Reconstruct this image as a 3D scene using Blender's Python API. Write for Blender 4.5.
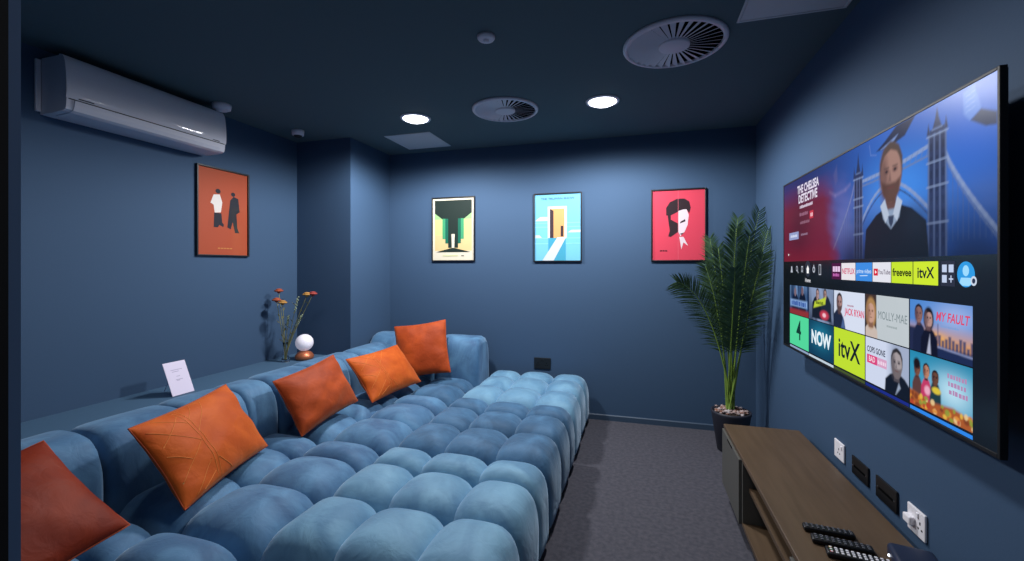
import bpy, bmesh, math, random
from mathutils import Matrix, Vector, noise

random.seed(7)
PI = math.pi
SC = bpy.context.scene
COL = SC.collection
for o in list(bpy.data.objects):
    bpy.data.objects.remove(o, do_unlink=True)

# ------------------------------------------------------------------ camera, world, exposure
XR, XL, YB, YF, ZC = 0.958, -3.148, 4.107, 0.20, 2.61      # the room: right, left, back, front, ceiling
XCOL, YCOL = -2.548, 3.441                                 # the boxed-out corner at the back left
FPX = 435.0
cam_d = bpy.data.cameras.new('camera')
cam_d.sensor_width = 36.0
cam_d.lens = FPX / 1024 * 36.0
cam_d.shift_y = -13.5 / 1024
cam_d.clip_start = 0.02
cam = bpy.data.objects.new('camera', cam_d)
cam.location = (0, 0, 1.415)
cam.rotation_euler = (PI / 2, 0, math.atan(126 / FPX))
COL.objects.link(cam)
SC.camera = cam

w = bpy.data.worlds.new('world')
SC.world = w
w.use_nodes = True
w.node_tree.nodes['Background'].inputs[0].default_value = (0.45, 0.50, 0.58, 1)
w.node_tree.nodes['Background'].inputs[1].default_value = 0.12
SC.view_settings.view_transform = 'Standard'
SC.view_settings.look = 'None'
SC.view_settings.gamma = 1
SC.view_settings.use_curve_mapping = False
SC.view_settings.exposure = 0.0
SPOT_W = 135.0                                              # each downlight
SPOT_COLOR = (0.98, 0.98, 1.0)

# ------------------------------------------------------------------ materials
def lin(h):
    h = h.lstrip('#')
    out = []
    for i in (0, 2, 4):
        v = int(h[i:i + 2], 16) / 255
        out.append(v / 12.92 if v <= 0.04045 else ((v + 0.055) / 1.055) ** 2.4)
    return (*out, 1.0)

MATS = {}
def mat(name, color, rough=0.6, metal=0.0, spec=0.5, coat=0.0, sheen=0.0, emit=None, estr=1.0, trans=0.0, var=None, bump=None, sheen_tint=None, ior=None):
    """var = (second colour, scale, detail); bump = (scale, strength)"""
    if name in MATS: return MATS[name]
    m = bpy.data.materials.new(name); m.use_nodes = True
    nt = m.node_tree; b = nt.nodes['Principled BSDF']
    c = lin(color) if isinstance(color, str) else (*color[:3], 1)
    b.inputs['Base Color'].default_value = c
    b.inputs['Roughness'].default_value = rough
    b.inputs['Metallic'].default_value = metal
    b.inputs['Specular IOR Level'].default_value = spec
    b.inputs['Coat Weight'].default_value = coat
    b.inputs['Coat Roughness'].default_value = 0.05
    b.inputs['Sheen Weight'].default_value = sheen
    b.inputs['Sheen Roughness'].default_value = 0.45
    if sheen_tint: b.inputs['Sheen Tint'].default_value = sheen_tint
    b.inputs['Transmission Weight'].default_value = trans
    if ior: b.inputs['IOR'].default_value = ior
    if emit is not None:
        b.inputs['Emission Color'].default_value = lin(emit) if isinstance(emit, str) else (*emit[:3], 1)
        b.inputs['Emission Strength'].default_value = estr
    tc = nt.nodes.new('ShaderNodeTexCoord')
    if var:
        n = nt.nodes.new('ShaderNodeTexNoise'); n.inputs['Scale'].default_value = var[1]; n.inputs['Detail'].default_value = var[2]
        r = nt.nodes.new('ShaderNodeValToRGB'); r.color_ramp.elements[0].position = 0.35; r.color_ramp.elements[1].position = 0.65
        r.color_ramp.elements[0].color = c
        r.color_ramp.elements[1].color = lin(var[0]) if isinstance(var[0], str) else (*var[0][:3], 1)
        nt.links.new(tc.outputs['Object'], n.inputs['Vector']); nt.links.new(n.outputs['Fac'], r.inputs['Fac'])
        nt.links.new(r.outputs['Color'], b.inputs['Base Color'])
    if bump:
        n2 = nt.nodes.new('ShaderNodeTexNoise'); n2.inputs['Scale'].default_value = bump[0]; n2.inputs['Detail'].default_value = 4
        bp = nt.nodes.new('ShaderNodeBump'); bp.inputs['Strength'].default_value = bump[1]; bp.inputs['Distance'].default_value = 0.01
        nt.links.new(tc.outputs['Object'], n2.inputs['Vector']); nt.links.new(n2.outputs['Fac'], bp.inputs['Height'])
        nt.links.new(bp.outputs['Normal'], b.inputs['Normal'])
    MATS[name] = m
    return m

M_WALL = mat('wall_paint', '#3c5470', 0.75, spec=0.25, bump=(90, 0.03))
M_CEIL = mat('ceiling_paint', '#55686f', 0.9, spec=0.15, bump=(60, 0.03))
M_FLOOR = mat('carpet', '#4b4b53', 0.95, spec=0.1, var=('#58575f', 40, 6), bump=(260, 0.3))
M_BASE = mat('baseboard_paint', '#3a4d63', 0.5, spec=0.4)
M_DOORTRIM = mat('door_lining_paint', '#6483aa', 0.55)
M_SEAL = mat('door_seal', '#0d0e10', 0.8)
M_WHITE = mat('white_plastic', '#f2f0f5', 0.35)
M_ACW = mat('ac_plastic', '#d0d1dc', 0.55, spec=0.4, coat=0.4)
M_ACD = mat('ac_dark_gap', '#15161a', 0.7)
M_GREYW = mat('grille_white', '#d2d0da', 0.5)
M_PANEL = mat('ceiling_panel_paint', '#c3c7cd', 0.6)
M_BLACK = mat('black_plastic', '#0e0f12', 0.4)
M_BLACKM = mat('cavity_shade_black', '#050607', 0.95, spec=0.05)  # flat black painted in for the shade inside openings and slots
M_FRAME = mat('frame_black', '#17181d', 0.4)
M_CHROME = mat('chrome', '#d8dade', 0.12, metal=1.0)
M_COPPER = mat('copper', '#cf7a55', 0.4, metal=0.6)
M_GLOBE = mat('opal_glass', '#f2eef6', 0.3, emit='#f3ecff', estr=0.22)
M_GLASS = mat('clear_glass', '#ffffff', 0.02, trans=1.0, ior=1.2)
M_LENS = mat('lamp_lens', '#ffffff', 0.5, emit=(0.93, 0.93, 1.0), estr=7.0)

def velvet(name, c0, c1, scale, sh, tint):
    m = mat(name, c0, 0.62, spec=0.25, sheen=sh, sheen_tint=tint)
    nt = m.node_tree; b = nt.nodes['Principled BSDF']
    tc = nt.nodes.new('ShaderNodeTexCoord')
    mp = nt.nodes.new('ShaderNodeMapping'); mp.inputs['Scale'].default_value = (1, 1, 0.6)
    oi = nt.nodes.new('ShaderNodeObjectInfo')
    ad = nt.nodes.new('ShaderNodeVectorMath'); ad.operation = 'ADD'
    n = nt.nodes.new('ShaderNodeTexNoise'); n.inputs['Scale'].default_value = scale; n.inputs['Detail'].default_value = 5; n.inputs['Distortion'].default_value = 1.2
    r = nt.nodes.new('ShaderNodeValToRGB')
    r.color_ramp.elements[0].position = 0.36; r.color_ramp.elements[1].position = 0.66
    r.color_ramp.elements[0].color = lin(c0); r.color_ramp.elements[1].color = lin(c1)
    nt.links.new(tc.outputs['Object'], mp.inputs['Vector'])
    nt.links.new(mp.outputs['Vector'], ad.inputs[0]); nt.links.new(oi.outputs['Random'], ad.inputs[1])
    nt.links.new(ad.outputs['Vector'], n.inputs['Vector'])
    nt.links.new(n.outputs['Fac'], r.inputs['Fac']); nt.links.new(r.outputs['Color'], b.inputs['Base Color'])
    n2 = nt.nodes.new('ShaderNodeTexNoise'); n2.inputs['Scale'].default_value = 14; n2.inputs['Detail'].default_value = 6; n2.inputs['Distortion'].default_value = 0.8
    bp = nt.nodes.new('ShaderNodeBump'); bp.inputs['Strength'].default_value = 0.22; bp.inputs['Distance'].default_value = 0.02
    nt.links.new(ad.outputs['Vector'], n2.inputs['Vector']); nt.links.new(n2.outputs['Fac'], bp.inputs['Height'])
    nt.links.new(bp.outputs['Normal'], b.inputs['Normal'])
    return m
SH = (0.6, 0.78, 0.95, 1)
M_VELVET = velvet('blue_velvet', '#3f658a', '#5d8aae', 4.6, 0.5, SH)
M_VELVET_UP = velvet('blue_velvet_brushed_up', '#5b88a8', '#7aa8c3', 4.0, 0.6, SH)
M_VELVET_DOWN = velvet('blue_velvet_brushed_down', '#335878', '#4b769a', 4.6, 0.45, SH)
M_RUST = velvet('rust_velvet', '#9c390c', '#ba4a14', 5, 0.35, (1, 0.6, 0.35, 1))
M_RUSTD = velvet('rust_velvet_darker', '#701e04', '#842a07', 5, 0.0, (1, 0.5, 0.3, 1))  # rust colours set darker than on the other plain cushions
M_ORANGE = velvet('orange_velvet', '#bd4d0c', '#d26016', 5, 0.35, (1, 0.6, 0.3, 1))
M_STITCH = mat('stitch_thread', '#e58a3c', 0.7)
M_PIPING = mat('cushion_seam', '#a63f0c', 0.7)

# ------------------------------------------------------------------ mesh helpers
WM = {}
def reg(o, M): WM[o.name] = M

def thing(name, label, cat, loc=(0, 0, 0), M=None, group=None):
    o = bpy.data.objects.new(name, None); COL.objects.link(o)
    o.empty_display_size = 0.05
    mx = M if M is not None else Matrix.Translation(loc)
    o.matrix_world = mx
    reg(o, mx.copy())
    o['label'] = label; o['category'] = cat
    if group: o['group'] = group
    return o

def obj(name, bm, mats, parent=None, world=True, smooth=False, label=None):
    """link bm as ONE mesh; with world=True its vertices are room coordinates and are moved into the parent's frame"""
    if parent is not None and world:
        bmesh.ops.transform(bm, matrix=WM[parent.name].inverted(), verts=bm.verts)
    me = bpy.data.meshes.new(name)
    if smooth:
        for f in bm.faces: f.smooth = True
    bm.to_mesh(me); bm.free()
    for m in (mats if isinstance(mats, (list, tuple)) else [mats]): me.materials.append(m)
    o = bpy.data.objects.new(name, me); COL.objects.link(o)
    if parent is not None:
        o.parent = parent; reg(o, WM[parent.name])
    else: reg(o, Matrix())
    if label: o['label'] = label
    return o

def tag(o, label, cat, group=None):
    o['label'] = label; o['category'] = cat
    if group: o['group'] = group
    return o

def origin(o, loc):
    """move a top-level mesh's origin to loc, its vertices staying where they are"""
    o.data.transform(Matrix.Translation(-Vector(loc))); o.location = loc
    return o

def struct(name, bm, m):
    o = obj(name, bm, m); o['kind'] = 'structure'
    return o

def bx(bm, x0, x1, y0, y1, z0, z1, bev=0.0, mi=0, M=None, seg=2):
    r = bmesh.ops.create_cube(bm, size=1)
    vs = r['verts']
    bmesh.ops.scale(bm, vec=(abs(x1 - x0), abs(y1 - y0), abs(z1 - z0)), verts=vs)
    bmesh.ops.translate(bm, vec=((x0 + x1) / 2, (y0 + y1) / 2, (z0 + z1) / 2), verts=vs)
    fs = {f for v in vs for f in v.link_faces}
    if bev > 0:
        es = {e for v in vs for e in v.link_edges}
        rb = bmesh.ops.bevel(bm, geom=list(es), offset=bev, segments=seg, affect='EDGES', profile=0.5)
        fs = {f for f in rb['faces']} | {f for f in fs if f.is_valid}
        vs = list({v for f in fs for v in f.verts})
    for f in fs: f.material_index = mi
    if M is not None: bmesh.ops.transform(bm, matrix=M, verts=vs)
    return vs

def box(*a, **k):
    bm = bmesh.new(); bx(bm, *a, **k); return bm

def lathe(bm, prof, c=(0, 0, 0), seg=32, mi=0, M=None, cap=True):
    """profile [(r, z)...] revolved about z"""
    rings = []
    for r, z in prof:
        rings.append([bm.verts.new((c[0] + r * math.cos(2 * PI * k / seg), c[1] + r * math.sin(2 * PI * k / seg), c[2] + z)) for k in range(seg)])
    fs = []
    for a, b in zip(rings, rings[1:]):
        for k in range(seg):
            fs.append(bm.faces.new((a[k], a[(k + 1) % seg], b[(k + 1) % seg], b[k])))
    if cap:
        if prof[0][0] > 1e-5: fs.append(bm.faces.new(rings[0][::-1]))
        if prof[-1][0] > 1e-5: fs.append(bm.faces.new(rings[-1]))
    for f in fs: f.material_index = mi; f.smooth = True
    vs = [v for r in rings for v in r]
    if M is not None: bmesh.ops.transform(bm, matrix=M, verts=vs)
    return vs

def tube(bm, pts, rad, seg=8, mi=0):
    pts = [Vector(p) for p in pts]
    n = len(pts); rings = []
    for i, p in enumerate(pts):
        t = (pts[min(i + 1, n - 1)] - pts[max(i - 1, 0)]).normalized()
        a = t.cross(Vector((0, 0, 1)))
        if a.length < 0.05: a = t.cross(Vector((0, 1, 0)))
        a.normalize(); b = t.cross(a)
        r = rad[i] if isinstance(rad, (list, tuple)) else rad
        rings.append([bm.verts.new(p + (a * math.cos(2 * PI * k / seg) + b * math.sin(2 * PI * k / seg)) * r) for k in range(seg)])
    for a, b in zip(rings, rings[1:]):
        for k in range(seg):
            f = bm.faces.new((a[k], a[(k + 1) % seg], b[(k + 1) % seg], b[k])); f.material_index = mi; f.smooth = True
    for r in (rings[0], rings[-1]):
        f = bm.faces.new(r); f.material_index = mi

def prism(bm, poly, lo, hi, axis='y', mi=0, smooth=False):
    """polygon of 2D points extruded along an axis; axis y: points are (x, z); x: (y, z); z: (x, y)"""
    def P(a, b, t):
        return {'y': (a, t, b), 'x': (t, a, b), 'z': (a, b, t)}[axis]
    A = [bm.verts.new(P(a, b, lo)) for a, b in poly]; B = [bm.verts.new(P(a, b, hi)) for a, b in poly]
    n = len(poly); fs = []
    for k in range(n): fs.append(bm.faces.new((A[k], A[(k + 1) % n], B[(k + 1) % n], B[k])))
    fs.append(bm.faces.new(A[::-1])); fs.append(bm.faces.new(B))
    for f in fs: f.material_index = mi
    bmesh.ops.recalc_face_normals(bm, faces=fs)
    if smooth:
        for f in fs: f.smooth = True
        for f in fs[-2:]:
            for e in f.edges: e.smooth = False
        for k in range(n):
            p, q, r = (Vector(poly[(k + d) % n]) for d in (-1, 0, 1))
            if (q - p).angle(r - q) > .5:
                for e in A[k].link_edges:
                    if e.other_vert(A[k]) is B[k]: e.smooth = False
    return A + B

def sphere(bm, c, r, sx=1, sy=1, sz=1, seg=24, mi=0):
    rr = bmesh.ops.create_uvsphere(bm, u_segments=seg, v_segments=max(8, seg // 2), radius=r)
    bmesh.ops.scale(bm, vec=(sx, sy, sz), verts=rr['verts'])
    bmesh.ops.translate(bm, vec=c, verts=rr['verts'])
    for f in {f for v in rr['verts'] for f in v.link_faces}: f.material_index = mi; f.smooth = True
    return rr['verts']

def text_into(bm, s, size, M, mi=0, bold=0.0, xscale=1.0, align='CENTER', shear=0.0):
    """flat lettering: the text lies in M's XY plane, its baseline on X"""
    cu = bpy.data.curves.new('lettering', 'FONT')
    cu.body = s; cu.size = size; cu.align_x = align; cu.align_y = 'CENTER'
    cu.offset = bold * size; cu.shear = shear; cu.resolution_u = 3; cu.fill_mode = 'FRONT'
    t = bpy.data.objects.new('lettering', cu); COL.objects.link(t)
    dg = bpy.context.evaluated_depsgraph_get(); dg.update()
    me = bpy.data.meshes.new_from_object(t.evaluated_get(dg))
    bpy.data.objects.remove(t, do_unlink=True)
    b2 = bmesh.new(); b2.from_mesh(me)
    bmesh.ops.scale(b2, vec=(xscale, 1, 1), verts=b2.verts)
    bmesh.ops.transform(b2, matrix=M, verts=b2.verts)
    mp = {v: bm.verts.new(v.co) for v in b2.verts}
    for f in b2.faces:
        try:
            nf = bm.faces.new([mp[v] for v in f.verts]); nf.material_index = mi
        except ValueError: pass
    b2.free(); bpy.data.meshes.remove(me); bpy.data.curves.remove(cu)

# ------------------------------------------------------------------ the room
struct('floor', box(XL - .15, XR + .15, -1.6, YB + .15, -.12, 0), M_FLOOR)
struct('ceiling', box(XL - .15, XR + .15, YF - .12, YB + .15, ZC, ZC + .12), M_CEIL)
struct('wall_left', box(XL - .12, XL, YF - .12, YB + .12, 0, ZC), M_WALL)
struct('wall_right', box(XR, XR + .12, YF - .12, YB + .12, 0, ZC), M_WALL)
struct('wall_back', box(XL, XR, YB, YB + .12, 0, ZC), M_WALL)
struct('wall_corner', box(XL, XCOL, YCOL, YB, 0, ZC), M_WALL)
bm = bmesh.new()                                            # the wall with the doorway the room is seen from
DX0, DX1 = -.432, .50
bx(bm, XL, DX0 - .010, YF - .12, YF, 0, ZC); bx(bm, DX1, XR, YF - .12, YF, 0, ZC); bx(bm, DX0 - .010, DX1, YF - .12, YF, 2.1, ZC)
struct('wall_front', bm, M_WALL)
struct('trim_1', box(DX0 - .010, DX0 + .002, YF - .0025, YF + .004, 0, 2.1), M_DOORTRIM)
struct('trim_2', box(DX0 - .010, DX0 + .002, YF - .12, YF - .0025, 0, 2.1), M_SEAL)
struct('wall_ledge', box(XL, -2.562, YF, YCOL, 0, .588), mat('ledge_lit_blue', '#4a6883', 0.6, spec=.3, bump=(90, .03)))      # low boxing behind the sofa; wall blue lightened to imitate light on its top
bm = bmesh.new(); prism(bm, [(YB - .014, 0), (YB, 0), (YB, .052), (YB - .008, .052), (YB - .014, .045)], XCOL, XR, 'x')
struct('baseboard_back', bm, M_BASE)
bm = bmesh.new(); prism(bm, [(XR - .014, 0), (XR, 0), (XR, .052), (XR - .008, .052), (XR - .014, .045)], YF, YB - .014, 'y')
struct('baseboard_right', bm, M_BASE)

# ------------------------------------------------------------------ sofa modules
def bubble(bm, x0, x1, y0, y1, z0, z1, ov=(0, 0, 0, 0), nh=None, nv=3.0, core=0.34, n=14, wob=0.004, seed=0, roll=None):
    """one padded tuft: a superellipsoid block; ov = overlap into the neighbours at -x, +x, -y, +y"""
    ax0, ax1, ay0, ay1 = x0 - ov[0], x1 + ov[1], y0 - ov[2], y1 + ov[3]
    cx, cy = (ax0 + ax1) / 2, (ay0 + ay1) / 2
    hx, hy = (ax1 - ax0) / 2, (ay1 - ay0) / 2
    zc = z0 + (z1 - z0) * core; hz = z1 - zc
    grid = {}; NH = nh
    def P(u, v, w_):
        # cube point -> superellipsoid
        a, b, c = abs(u), abs(v), abs(w_)
        inner = (ov[1 if u > 0 else 0] > .005) + (ov[3 if v > 0 else 2] > .005)
        nh = NH or (7.0, 4.2, 3.0)[inner]                   # buttoned corners dip, outer corners stay square
        if w_ >= 0:
            h = (a ** nh + b ** nh) ** (1 / nh)
            k = (h ** nv + c ** nv) ** (1 / nv)
        else:
            h = (a ** nh + b ** nh) ** (1 / nh)
            k = max((h ** 12 + c ** 12) ** (1 / 12), 1e-6)
        if roll:                                            # a bolster: round across, square at its ends
            a2, b2 = (a, b) if roll == 'y' else (b, a)
            r = (a2 ** 3.1 + c ** 3.1) ** (1 / 3.1) if w_ >= 0 else (a2 ** 12 + c ** 12) ** (1 / 12)
            k = (r ** 9 + b2 ** 9) ** (1 / 9)
        u, v, w_ = u / k, v / k, w_ / k
        p = Vector((cx + u * hx, cy + v * hy, zc + (w_ * hz if w_ >= 0 else w_ * (zc - z0))))
        q = noise.noise_vector(p * 4.5 + Vector((seed, seed * 2, 0))) * wob
        return p + q
    def V(i, j, k):
        key = (i, j, k)
        if key not in grid:
            f = lambda t: math.tan((2 * t / n - 1) * PI / 4)
            grid[key] = bm.verts.new(P(f(i), f(j), f(k)))
        return grid[key]
    R = range(n)
    for a in R:
        for b in R:
            for q in ((( a, b, n), (a + 1, b, n), (a + 1, b + 1, n), (a, b + 1, n)),
                      ((a, 0, b), (a + 1, 0, b), (a + 1, 0, b + 1), (a, 0, b + 1)),
                      ((a, n, b), (a, n, b + 1), (a + 1, n, b + 1), (a + 1, n, b)),
                      ((0, a, b), (0, a, b + 1), (0, a + 1, b + 1), (0, a + 1, b)),
                      ((n, a, b), (n, a + 1, b), (n, a + 1, b + 1), (n, a, b + 1)),
                      ((a, b, 0), (a, b + 1, 0), (a + 1, b + 1, 0), (a + 1, b, 0))):
                f = bm.faces.new([V(*t) for t in q]); f.smooth = True

OV = .042
ROW = (0, .42, .765, 1)                                     # tuft rows get shallower towards the far end of every module
def pad(x0, x1, y0, y1, nx, rows_, z0, z1, seed=0, ov=OV, **k):
    """a block of tufts: nx across, rows_ = where the row seams lie along y"""
    bm = bmesh.new(); dx = (x1 - x0) / nx; ny = len(rows_) - 1
    for i in range(nx):
        for j in range(ny):
            o = (ov if i else -.002, ov if i < nx - 1 else -.002, ov if j else -.002, ov if j < ny - 1 else -.002)
            dz = .010 * noise.noise(Vector((i * 3.1 + seed, j * 2.7, seed)))
            bubble(bm, x0 + i * dx, x0 + (i + 1) * dx, y0 + (y1 - y0) * rows_[j], y0 + (y1 - y0) * rows_[j + 1], z0, z1 + dz, o, seed=seed + i * 7 + j, **k)
    return bm

M_PLINTH = mat('sofa_plinth', '#0b0d12', 0.9)
SEATZ = .412
def base_part(t, x0, x1, y0, y1):
    obj('base', box(x0 + .04, x1 - .025, y0 + .03, y1 - .03, 0, .06), M_PLINTH, t)

BX0, BX1, SX1 = -2.552, -2.215, -1.392                     # left row: back cushions, then seats
rows = [(.370, 1.297, 'blue velvet sofa seat nearest the doorway, dark rust cushion on it'),
        (1.303, 2.224, 'blue velvet sofa seat in front of the white card, patterned cushion on it'),
        (2.230, 3.150, 'blue velvet sofa seat between the patterned cushions, plain orange cushion on it')]
for i, (y0, y1, lb) in enumerate(rows):
    t = thing('sofa_module', lb, 'sofa', ((BX0 + SX1) / 2, (y0 + y1) / 2, 0), group='blue velvet sofa modules')
    obj('seat', pad(BX1 - .05, SX1, y0, y1, 2, ROW, .03, SEATZ, seed=i * 11 + 1), M_VELVET, t)
    obj('backrest', pad(BX0, BX1 + .06, y0, y1, 1, ROW, .04, .705, seed=i * 11 + 5, ov=.012, roll='y', nv=3.1, core=.55), M_VELVET, t)
    base_part(t, BX0, SX1, y0, y1)
y0, y1 = 3.156, 4.045
t = thing('sofa_corner_module', 'blue velvet corner sofa seat with backrests on two sides against back wall', 'sofa', ((BX0 + SX1) / 2, (y0 + y1) / 2, 0), group='blue velvet sofa modules')
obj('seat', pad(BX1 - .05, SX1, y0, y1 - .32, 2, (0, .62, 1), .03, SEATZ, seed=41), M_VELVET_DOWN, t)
obj('backrest', pad(BX0 + .016, BX1 + .06, y0, y1 - .375, 1, (0, 1), .04, .705, seed=43, roll='y', nv=3.1, core=.55), M_VELVET, t)
bm = bmesh.new()
for k, (xa, xb) in enumerate(((BX0 + .016, -2.235), (-2.235, -1.81), (-1.81, SX1 + .003))):
    bubble(bm, xa, xb, y1 - .38, y1, .04, .765, (-.002 if k == 0 else .012, .012 if k < 2 else -.002, 0, 0), roll='x', nv=3.1, core=.55, seed=60 + k)
obj('backrest', bm, M_VELVET, t)
base_part(t, BX0 + .02, SX1, y0, y1)

OX0, OX1 = -1.385, -.428
for i, (y0, y1, lb) in enumerate(((1.270, 2.197, 'light blue tufted velvet ottoman nearest the camera'),
                                  (2.203, 3.127, 'blue tufted velvet ottoman in the middle of its row of three'),
                                  (3.133, 4.060, 'blue tufted velvet ottoman farthest away, against the back wall'))):
    t = thing('ottoman', lb, 'ottoman', ((OX0 + OX1) / 2, (y0 + y1) / 2, 0), group='blue velvet ottomans')
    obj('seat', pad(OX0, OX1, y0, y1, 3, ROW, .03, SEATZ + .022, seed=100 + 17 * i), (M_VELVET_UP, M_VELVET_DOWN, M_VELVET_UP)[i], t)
    base_part(t, OX0, OX1, y0, y1)

# ------------------------------------------------------------------ cushions
def cushion(name, label, c, w_, h_, axes, th, m, stitched=False, kind=0):
    M = Matrix(((axes[0][0], axes[0][1], axes[0][2], c[0]), (axes[1][0], axes[1][1], axes[1][2], c[1]), (axes[2][0], axes[2][1], axes[2][2], c[2]), (0, 0, 0, 1)))
    t = thing(name, label, 'cushion', M=M, group='orange scatter cushions on the sofa')
    n = 30
    def outline(u, v):
        # corners out, sides pulled in
        ku = 1 - .055 * (1 - v * v) ** 1.2 ; kv = 1 - .06 * (1 - u * u) ** 1.2
        return u * w_ / 2 * ku * 1.02, v * h_ / 2 * kv * 1.02
    def puff(u, v):
        e = max(0, (1 - u ** 2)) ** .47 * max(0, (1 - v ** 2)) ** .47
        wr = .010 * noise.noise(Vector((u * 2.3 + kind * 5, v * 2.3, kind))) + 0.002 * math.sin(14 * (u * .6 + v * .5) + kind) * (abs(u) ** 2)
        return th / 2 * e + wr * min(1, 3 * e)
    def surf(u, v, s=1):
        x, y = outline(u, v)
        return Vector((x, y, s * puff(u, v)))
    bm = bmesh.new(); top = {}; bot = {}
    for i in range(n + 1):
        for j in range(n + 1):
            u, v = math.sin((2 * i / n - 1) * PI / 2), math.sin((2 * j / n - 1) * PI / 2)
            top[i, j] = bm.verts.new(surf(u, v))
            bot[i, j] = top[i, j] if i in (0, n) or j in (0, n) else bm.verts.new(surf(u, v, -1))
    for i in range(n):
        for j in range(n):
            f = bm.faces.new((top[i, j], top[i + 1, j], top[i + 1, j + 1], top[i, j + 1])); f.smooth = True
            f = bm.faces.new((bot[i, j], bot[i, j + 1], bot[i + 1, j + 1], bot[i + 1, j])); f.smooth = True
    obj('cover', bm, m, t, world=False)
    bm = bmesh.new(); rim = []
    for a in range(4):
        for k in range(16):
            s = -1 + 2 * k / 16
            u, v = [(s, -1), (1, s), (-s, 1), (-1, -s)][a]
            x, y = outline(u, v); rim.append(Vector((x, y, 0)))
    rim.append(rim[0].copy()); tube(bm, rim, .0035, 6)
    obj('piping', bm, M_PIPING, t, world=False)
    if stitched:
        bm = bmesh.new()
        def line(p, q, k=18):
            pts = [surf(p[0] + (q[0] - p[0]) * s / k, p[1] + (q[1] - p[1]) * s / k) + Vector((0, 0, .0003)) for s in range(k + 1)]
            tube(bm, pts, .0012, 5)
        E_ = .93
        for dx in (-.42, -.36):
            line((dx, E_), (dx + .06, -E_))
        for p, q in (((-.42, .05), (-E_, .75)), ((-.42, .05), (-E_, -.55)), ((-.42, .55), (-.75, E_)), ((-.42, -.45), (-.8, -E_)),
                     ((-E_, .1), (-.68, -.22)), ((-.9, .3), (-.45, .8)), ((-.66, -E_), (-.4, -.75)), ((-.36, .6), (-.10, E_)), ((-.36, .25), (.15, E_)), ((-.30, -.5), (-.05, -E_))):
            line(p, q)
        obj('stitching', bm, M_STITCH, t, world=False, label='raised pale orange stitched lines')
    return t
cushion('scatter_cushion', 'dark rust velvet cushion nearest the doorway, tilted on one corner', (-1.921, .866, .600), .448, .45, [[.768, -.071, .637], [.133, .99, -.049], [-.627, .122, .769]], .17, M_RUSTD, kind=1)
cushion('lumbar_cushion', 'orange cushion with stitched lines below the white card', (-1.977, 1.595, .594), .581, .396, [[-.263, -.524, .81], [.964, -.176, .2], [.038, .834, .551]], .16, M_ORANGE, True, kind=2)
cushion('scatter_cushion', 'plain orange velvet cushion below the globe lamp, between the two stitched cushions', (-2.000, 2.375, .600), .511, .36, [[.03, -.488, .873], [.993, -.087, -.083], [.117, .869, .481]], .17, M_RUST, kind=3)
cushion('lumbar_cushion', 'orange cushion with stitched lines beside the corner sofa seat', (-1.925, 3.039, .588), .569, .374, [[.149, -.642, .753], [.989, .076, -.13], [.026, .763, .645]], .175, M_ORANGE, True, kind=4)
cushion('scatter_cushion', 'plain orange velvet cushion upright in the far sofa corner', (-1.872, 3.545, .675), .46, .475, [[.930, -.250, .270], [.345, .314, -.885], [.130, .916, .380]], .14, M_RUST, kind=5)

# ------------------------------------------------------------------ pictures
def picture(name, label, wall, a0, a1, z0, z1, paint, mats, border='#e9e6dc', group=None):
    """wall 'back' or 'left'; paint(R) draws on the print through R(x, y) in 0..1"""
    d, fw = .022, .011
    if wall == 'back':
        M = Matrix(((1, 0, 0, a0), (0, 0, -1, YB), (0, 1, 0, z0), (0, 0, 0, 1)))         # local x along wall, y up, z into the room
    else:
        M = Matrix(((0, 0, 1, XL), (1, 0, 0, a0), (0, 1, 0, z0), (0, 0, 0, 1)))
    t = thing(name, label, 'picture', M=M, group=group or 'framed film style posters on the walls')
    W_, H_ = a1 - a0, z1 - z0
    bm = bmesh.new()
    bx(bm, 0, fw, 0, H_, 0.001, d, .002); bx(bm, W_ - fw, W_, 0, H_, 0.001, d, .002)
    bx(bm, fw, W_ - fw, 0, fw, 0.001, d, .002); bx(bm, fw, W_ - fw, H_ - fw, H_, 0.001, d, .002)
    bx(bm, .004, W_ - .004, .004, H_ - .004, 0.001, .008)
    obj('frame', bm, M_FRAME, t, world=False)
    bm = bmesh.new(); cnt = [0]
    iw, ih = W_ - 2 * fw, H_ - 2 * fw
    def poly(pts, mi):
        cnt[0] += 1
        z = .0085 + cnt[0] * .0002
        f = bm.faces.new([bm.verts.new((fw + x * iw, fw + y * ih, z)) for x, y in pts]); f.material_index = mi
        f.normal_update()
        if f.normal.z < 0: f.normal_flip()
    def txt(s, x, y, size, mi, xs=1.0, bold=0.0):
        cnt[0] += 1
        text_into(bm, s, size, Matrix.Translation((fw + x * iw, fw + y * ih, .0085 + cnt[0] * .0002)), mi, bold, xs)
    paint(poly, txt)
    pr_ = obj('print', bm, mats, t, world=False)
    return t

def ell(cx, cy, rx, ry, n=20, a0=0, a1=2 * PI):
    return [(cx + rx * math.cos(a0 + (a1 - a0) * k / n), cy + ry * math.sin(a0 + (a1 - a0) * k / n)) for k in range(n)]
FULL = [(0, 0), (1, 0), (1, 1), (0, 1)]
pm = lambda n, c: mat('print_' + n, c, .6, spec=.2, coat=.35)

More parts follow.
